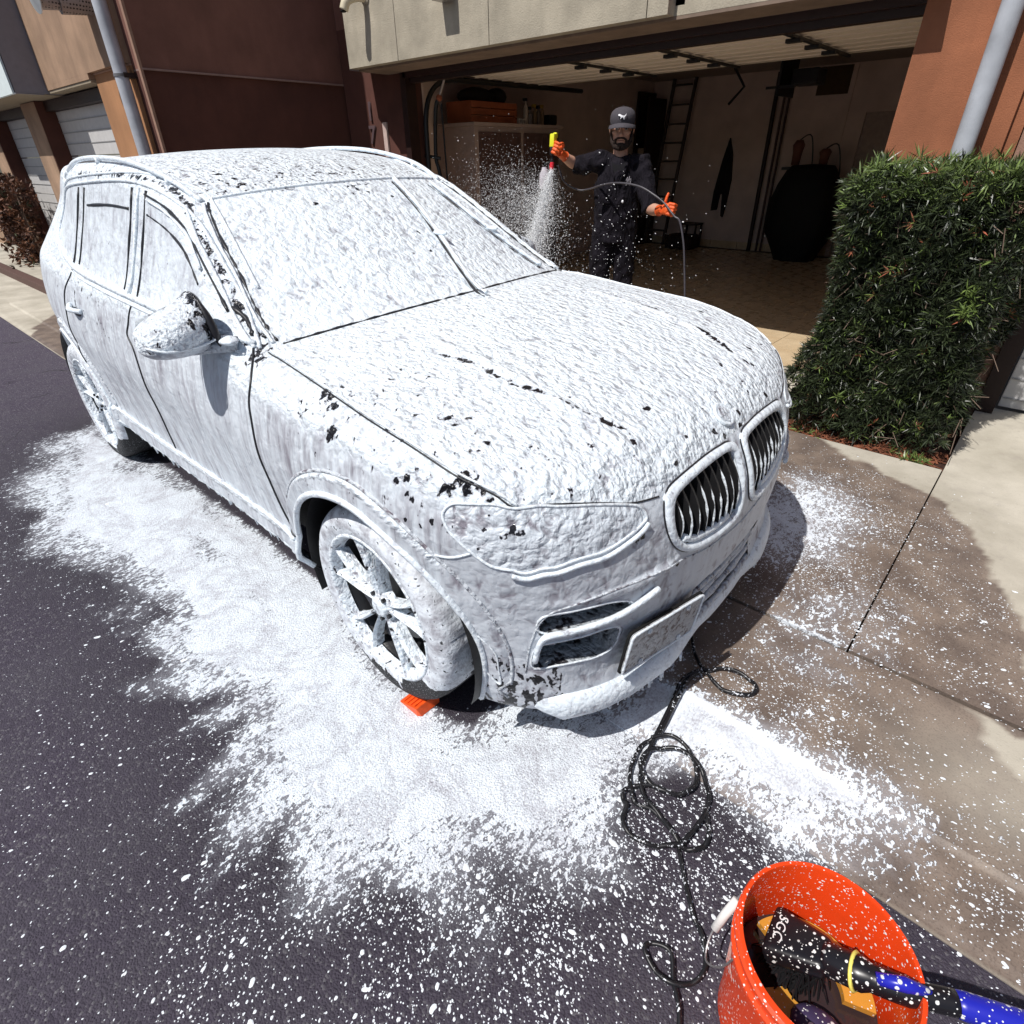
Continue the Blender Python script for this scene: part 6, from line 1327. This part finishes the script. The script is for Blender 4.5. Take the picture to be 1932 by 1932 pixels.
BK = empty('bucket', (BC.x, BC.y, 0), 'bright orange plastic bucket with water and grit guard at the bottom right', 'bucket')
MB().lathe([(0, .004), (RB-.004, .004), (RB, .0), (RB, .012), (RB+.012, HB*.55), (RT-.005, HB-.075), (RT+.006, HB-.072), (RT+.006, HB-.062), (RT-.002, HB-.060), (RT-.001, HB-.032), (RT+.007, HB-.030), (RT+.007, HB-.020), (RT+.001, HB-.018), (RT+.006, HB-.004), (RT+.004, HB), (RT-.003, HB), (RT-.005, HB-.006), (RT-.008, HB*.5), (RB-.005, .012), (0, .012)], None, 96).build('bucket_shell', ORB, BK, smooth='auto')
t = NT('murky_water'); WAT = t.fin((.035, .022, .022), .06, t.bump(t.noise(18, None, 3), .25, .01))
MB().add([(0, 0, .185)]+[((RB+.006)*math.cos(2*PI*k/60), (RB+.006)*math.sin(2*PI*k/60), .185) for k in range(60)], [(0, 1+k, 1+(k+1) % 60) for k in range(60)]).build('water', WAT, BK)
for a0, a1, ra, rb_ in ((1.15, 2.75, .092, .122), (.35, 1.0, .070, .125), (-2.35, -1.35, .04, .118)):
    m = MB(); aa = np.linspace(a0, a1, 18); poly = [(rb_*math.cos(a), rb_*math.sin(a)) for a in aa]+[(ra*math.cos(a), ra*math.sin(a)) for a in aa[::-1]]; n = len(aa)
    vs = [(x, y, z) for z in (.197, .214) for x, y in poly]; N_ = len(poly); fs = [(i, i+1, 2*n-2-i, 2*n-1-i) for i in range(n-1)]; fs = [tuple(N_+q for q in f) for f in fs]+[f[::-1] for f in fs]+[(i, (i+1) % N_, N_+(i+1) % N_, N_+i) for i in range(N_)]
    m.add(vs, fs); m.build('grit_guard_ring', YEL, BK)
WIRE = simple('steel_wire', (.35, .33, .33), .35, .7)
sp = spline([(-.135, .085, .31), (-.158, .045, .28), (-.172, .006, .225), (-.180, -.03, .175), (-.168, -.07, .16), (-.14, -.09, .22), (-.125, -.095, .30)], 6); MB().tube(sp, .0022, 6).build('bail_wire', WIRE, BK)
MB().tube([(-.163, .030, .262), (-.172, .006, .225), (-.178, -.018, .190)], .0095, 12).build('bail_grip', simple('white_grip', (.75, .72, .70), .5), BK, smooth=True)
# scuffed sticker lines on the bucket side
for k in range(5): 
    a = math.radians(196+k*5); z1, z2 = .30-.015*k, .17+.01*k; MB().tube([((RT-.001-.0*k)*math.cos(a), (RT-.001)*math.sin(a), z1), ((RB+.013)*math.cos(a+.05), (RB+.013)*math.sin(a+.05), z2)], .0011, 4).build('scratch', simple('pale_scratch', (.65, .45, .4), .6) if k == 0 else bpy.data.materials['pale_scratch'], BK)
# ---- wheel brush standing in the bucket
BR = empty('wheel_brush', (1.40, -.93, .3), 'black wash brush with blue handle standing in the orange bucket', 'brush'); BR.location = (0, 0, 0)
h0 = Vector((1.372, -.905, .285)); h1 = Vector((1.445, -.925, .345)); h2 = Vector((1.80, -.775, .40))
ax_ = (Vector((1.52, -.90, .355))-h0).normalized(); up_ = Vector((0, 0, 1)); up_ = (up_-ax_*up_.dot(ax_)).normalized(); sd_ = up_.cross(ax_)
Mb_ = Matrix((ax_, sd_, up_)).transposed().to_4x4(); Mb_.translation = h0
bm = bmesh.new(); bmesh.ops.create_cube(bm, size=1)
for v in bm.verts:
    k = .62 if v.co.x > 0 else 1.0; v.co = Vector((v.co.x*.115, v.co.y*.108*k, v.co.z*.052*(.8 if v.co.x > 0 else 1)))
bmesh.ops.bevel(bm, geom=bm.edges[:], offset=.018, segments=4, profile=.6, affect='EDGES'); bm.transform(Mb_); me = bpy.data.meshes.new('brush_head'); bm.to_mesh(me); bm.free(); me.polygons.foreach_set('use_smooth', np.ones(len(me.polygons), bool)); me.materials.append(BRP); hd = bpy.data.objects.new('brush_head', me); link(hd, BR)
n1 = Mb_ @ Vector((.05, 0, .0)); n2 = Mb_ @ Vector((.11, -.0, .004)); n3 = Vector((1.535, -.885, .352)); n4 = Vector((1.60, -.853, .36)); n5 = Vector((2.05, -.66, .385))
MB().tube(spline([n1, n2, n3, n4], 5), [.030]*6+[.024]*5+[.021]*5, 16).build('brush_neck', BRP, BR, smooth=True)
MB().tube([n4-(n5-n4)*.02, n4+(n5-n4)*.02, n5], [.019, .0225, .0225], 18).build('brush_handle', BLU, BR, smooth=True)
dd = (n4-n3).normalized(); pr_ = n3+Vector((0, 0, .016)); MB().tube([n3-dd*.055+Vector((0, 0, .020)), n3-dd*.01+Vector((0, 0, .022)), n3+dd*.03+Vector((0, 0, .014))], [.010, .013, .008], 10).build('blue_inset', BLU, BR, smooth=True)
c_ = Mb_ @ Vector((.098, 0, .002)); Rm = Matrix.Translation(c_) @ ax_.to_track_quat('Z', 'Y').to_matrix().to_4x4(); MB().lathe([(.0305, -.005), (.035, 0), (.0305, .005)], Rm, 26, True).build('yellow_ring', simple('pale_yellow_ring', (.85, .75, .16), .4), BR, smooth=True)
tc = bpy.data.curves.new('lettering', 'FONT'); tc.body = 'SGC'; tc.size = .026; tc.extrude = .0004; tc.shear = .2; tc.space_character = 1.15; tc.materials.append(simple('white_print', (.8, .8, .8), .5))
text_mesh(tc, 'lettering', hd, Mb_ @ Matrix.Translation((-.040, .030, .0268)) @ Matrix.Rotation(-PI/2, 4, 'Z'))
m = MB(); r = np.random.default_rng(8)
for k in range(240):
    a = r.uniform(0, 2*PI); q = r.uniform(.3, 1); p = Mb_ @ Vector((-.0+.05*q*math.cos(a), .05*q*math.sin(a), -.02)); d = Vector((r.normal()*.3, r.normal()*.3, -1)).normalized(); m.tube([p, p+d*.075], .0016, 4, cap=False)
tag(m.build('bristles', simple('black_bristle', (.01, .01, .012), .6), BR), kind='stuff')
# second brush / mitt seen deeper in the bucket
o = empty('wash_mitt', (1.46, -.99, .2), 'dark purple and white foam covered wash tool lying deep in the bucket', 'mitt'); o.location = (0, 0, 0)
MB().ball((1.455, -.985, .215), (.055, .04, .025), 18, 10).build('mitt_body', splat('dark_purple_mitt', (.05, .035, .09), .5, .2), o, smooth=True); MB().tube(spline([(1.44, -1.02, .24), (1.47, -1.0, .245), (1.485, -.97, .24)], 4), .008, 6).build('foam_streak', WHITE_FOAM, o, smooth=True)
# ---- orange wheel chock
CK = empty('wheel_chock', (.15, -.84, 0), 'small orange wheel chock wedged in front of the front tyre', 'chock'); CK.location = (0, 0, 0)
OC = simple('orange_chock_plastic', (.85, .10, .015), .4, var=.15, scale=50)
MB().add([(.09, -.93, .002), (.09, -.83, .002), (.185, -.93, .002), (.185, -.83, .002), (.185, -.93, .036), (.185, -.83, .036), (.198, -.92, .002), (.198, -.84, .002)], [(0, 1, 3, 2), (0, 4, 5, 1), (0, 2, 4), (1, 5, 3), (2, 6, 4), (3, 5, 7), (4, 6, 7, 5), (2, 3, 7, 6)]).build('wedge', OC, CK)
for k in range(4): MB().box(.104+k*.020, .109+k*.020, -.925, -.835, .009+k*.0074, .013+k*.0075).build('grip_rib', OC, CK)
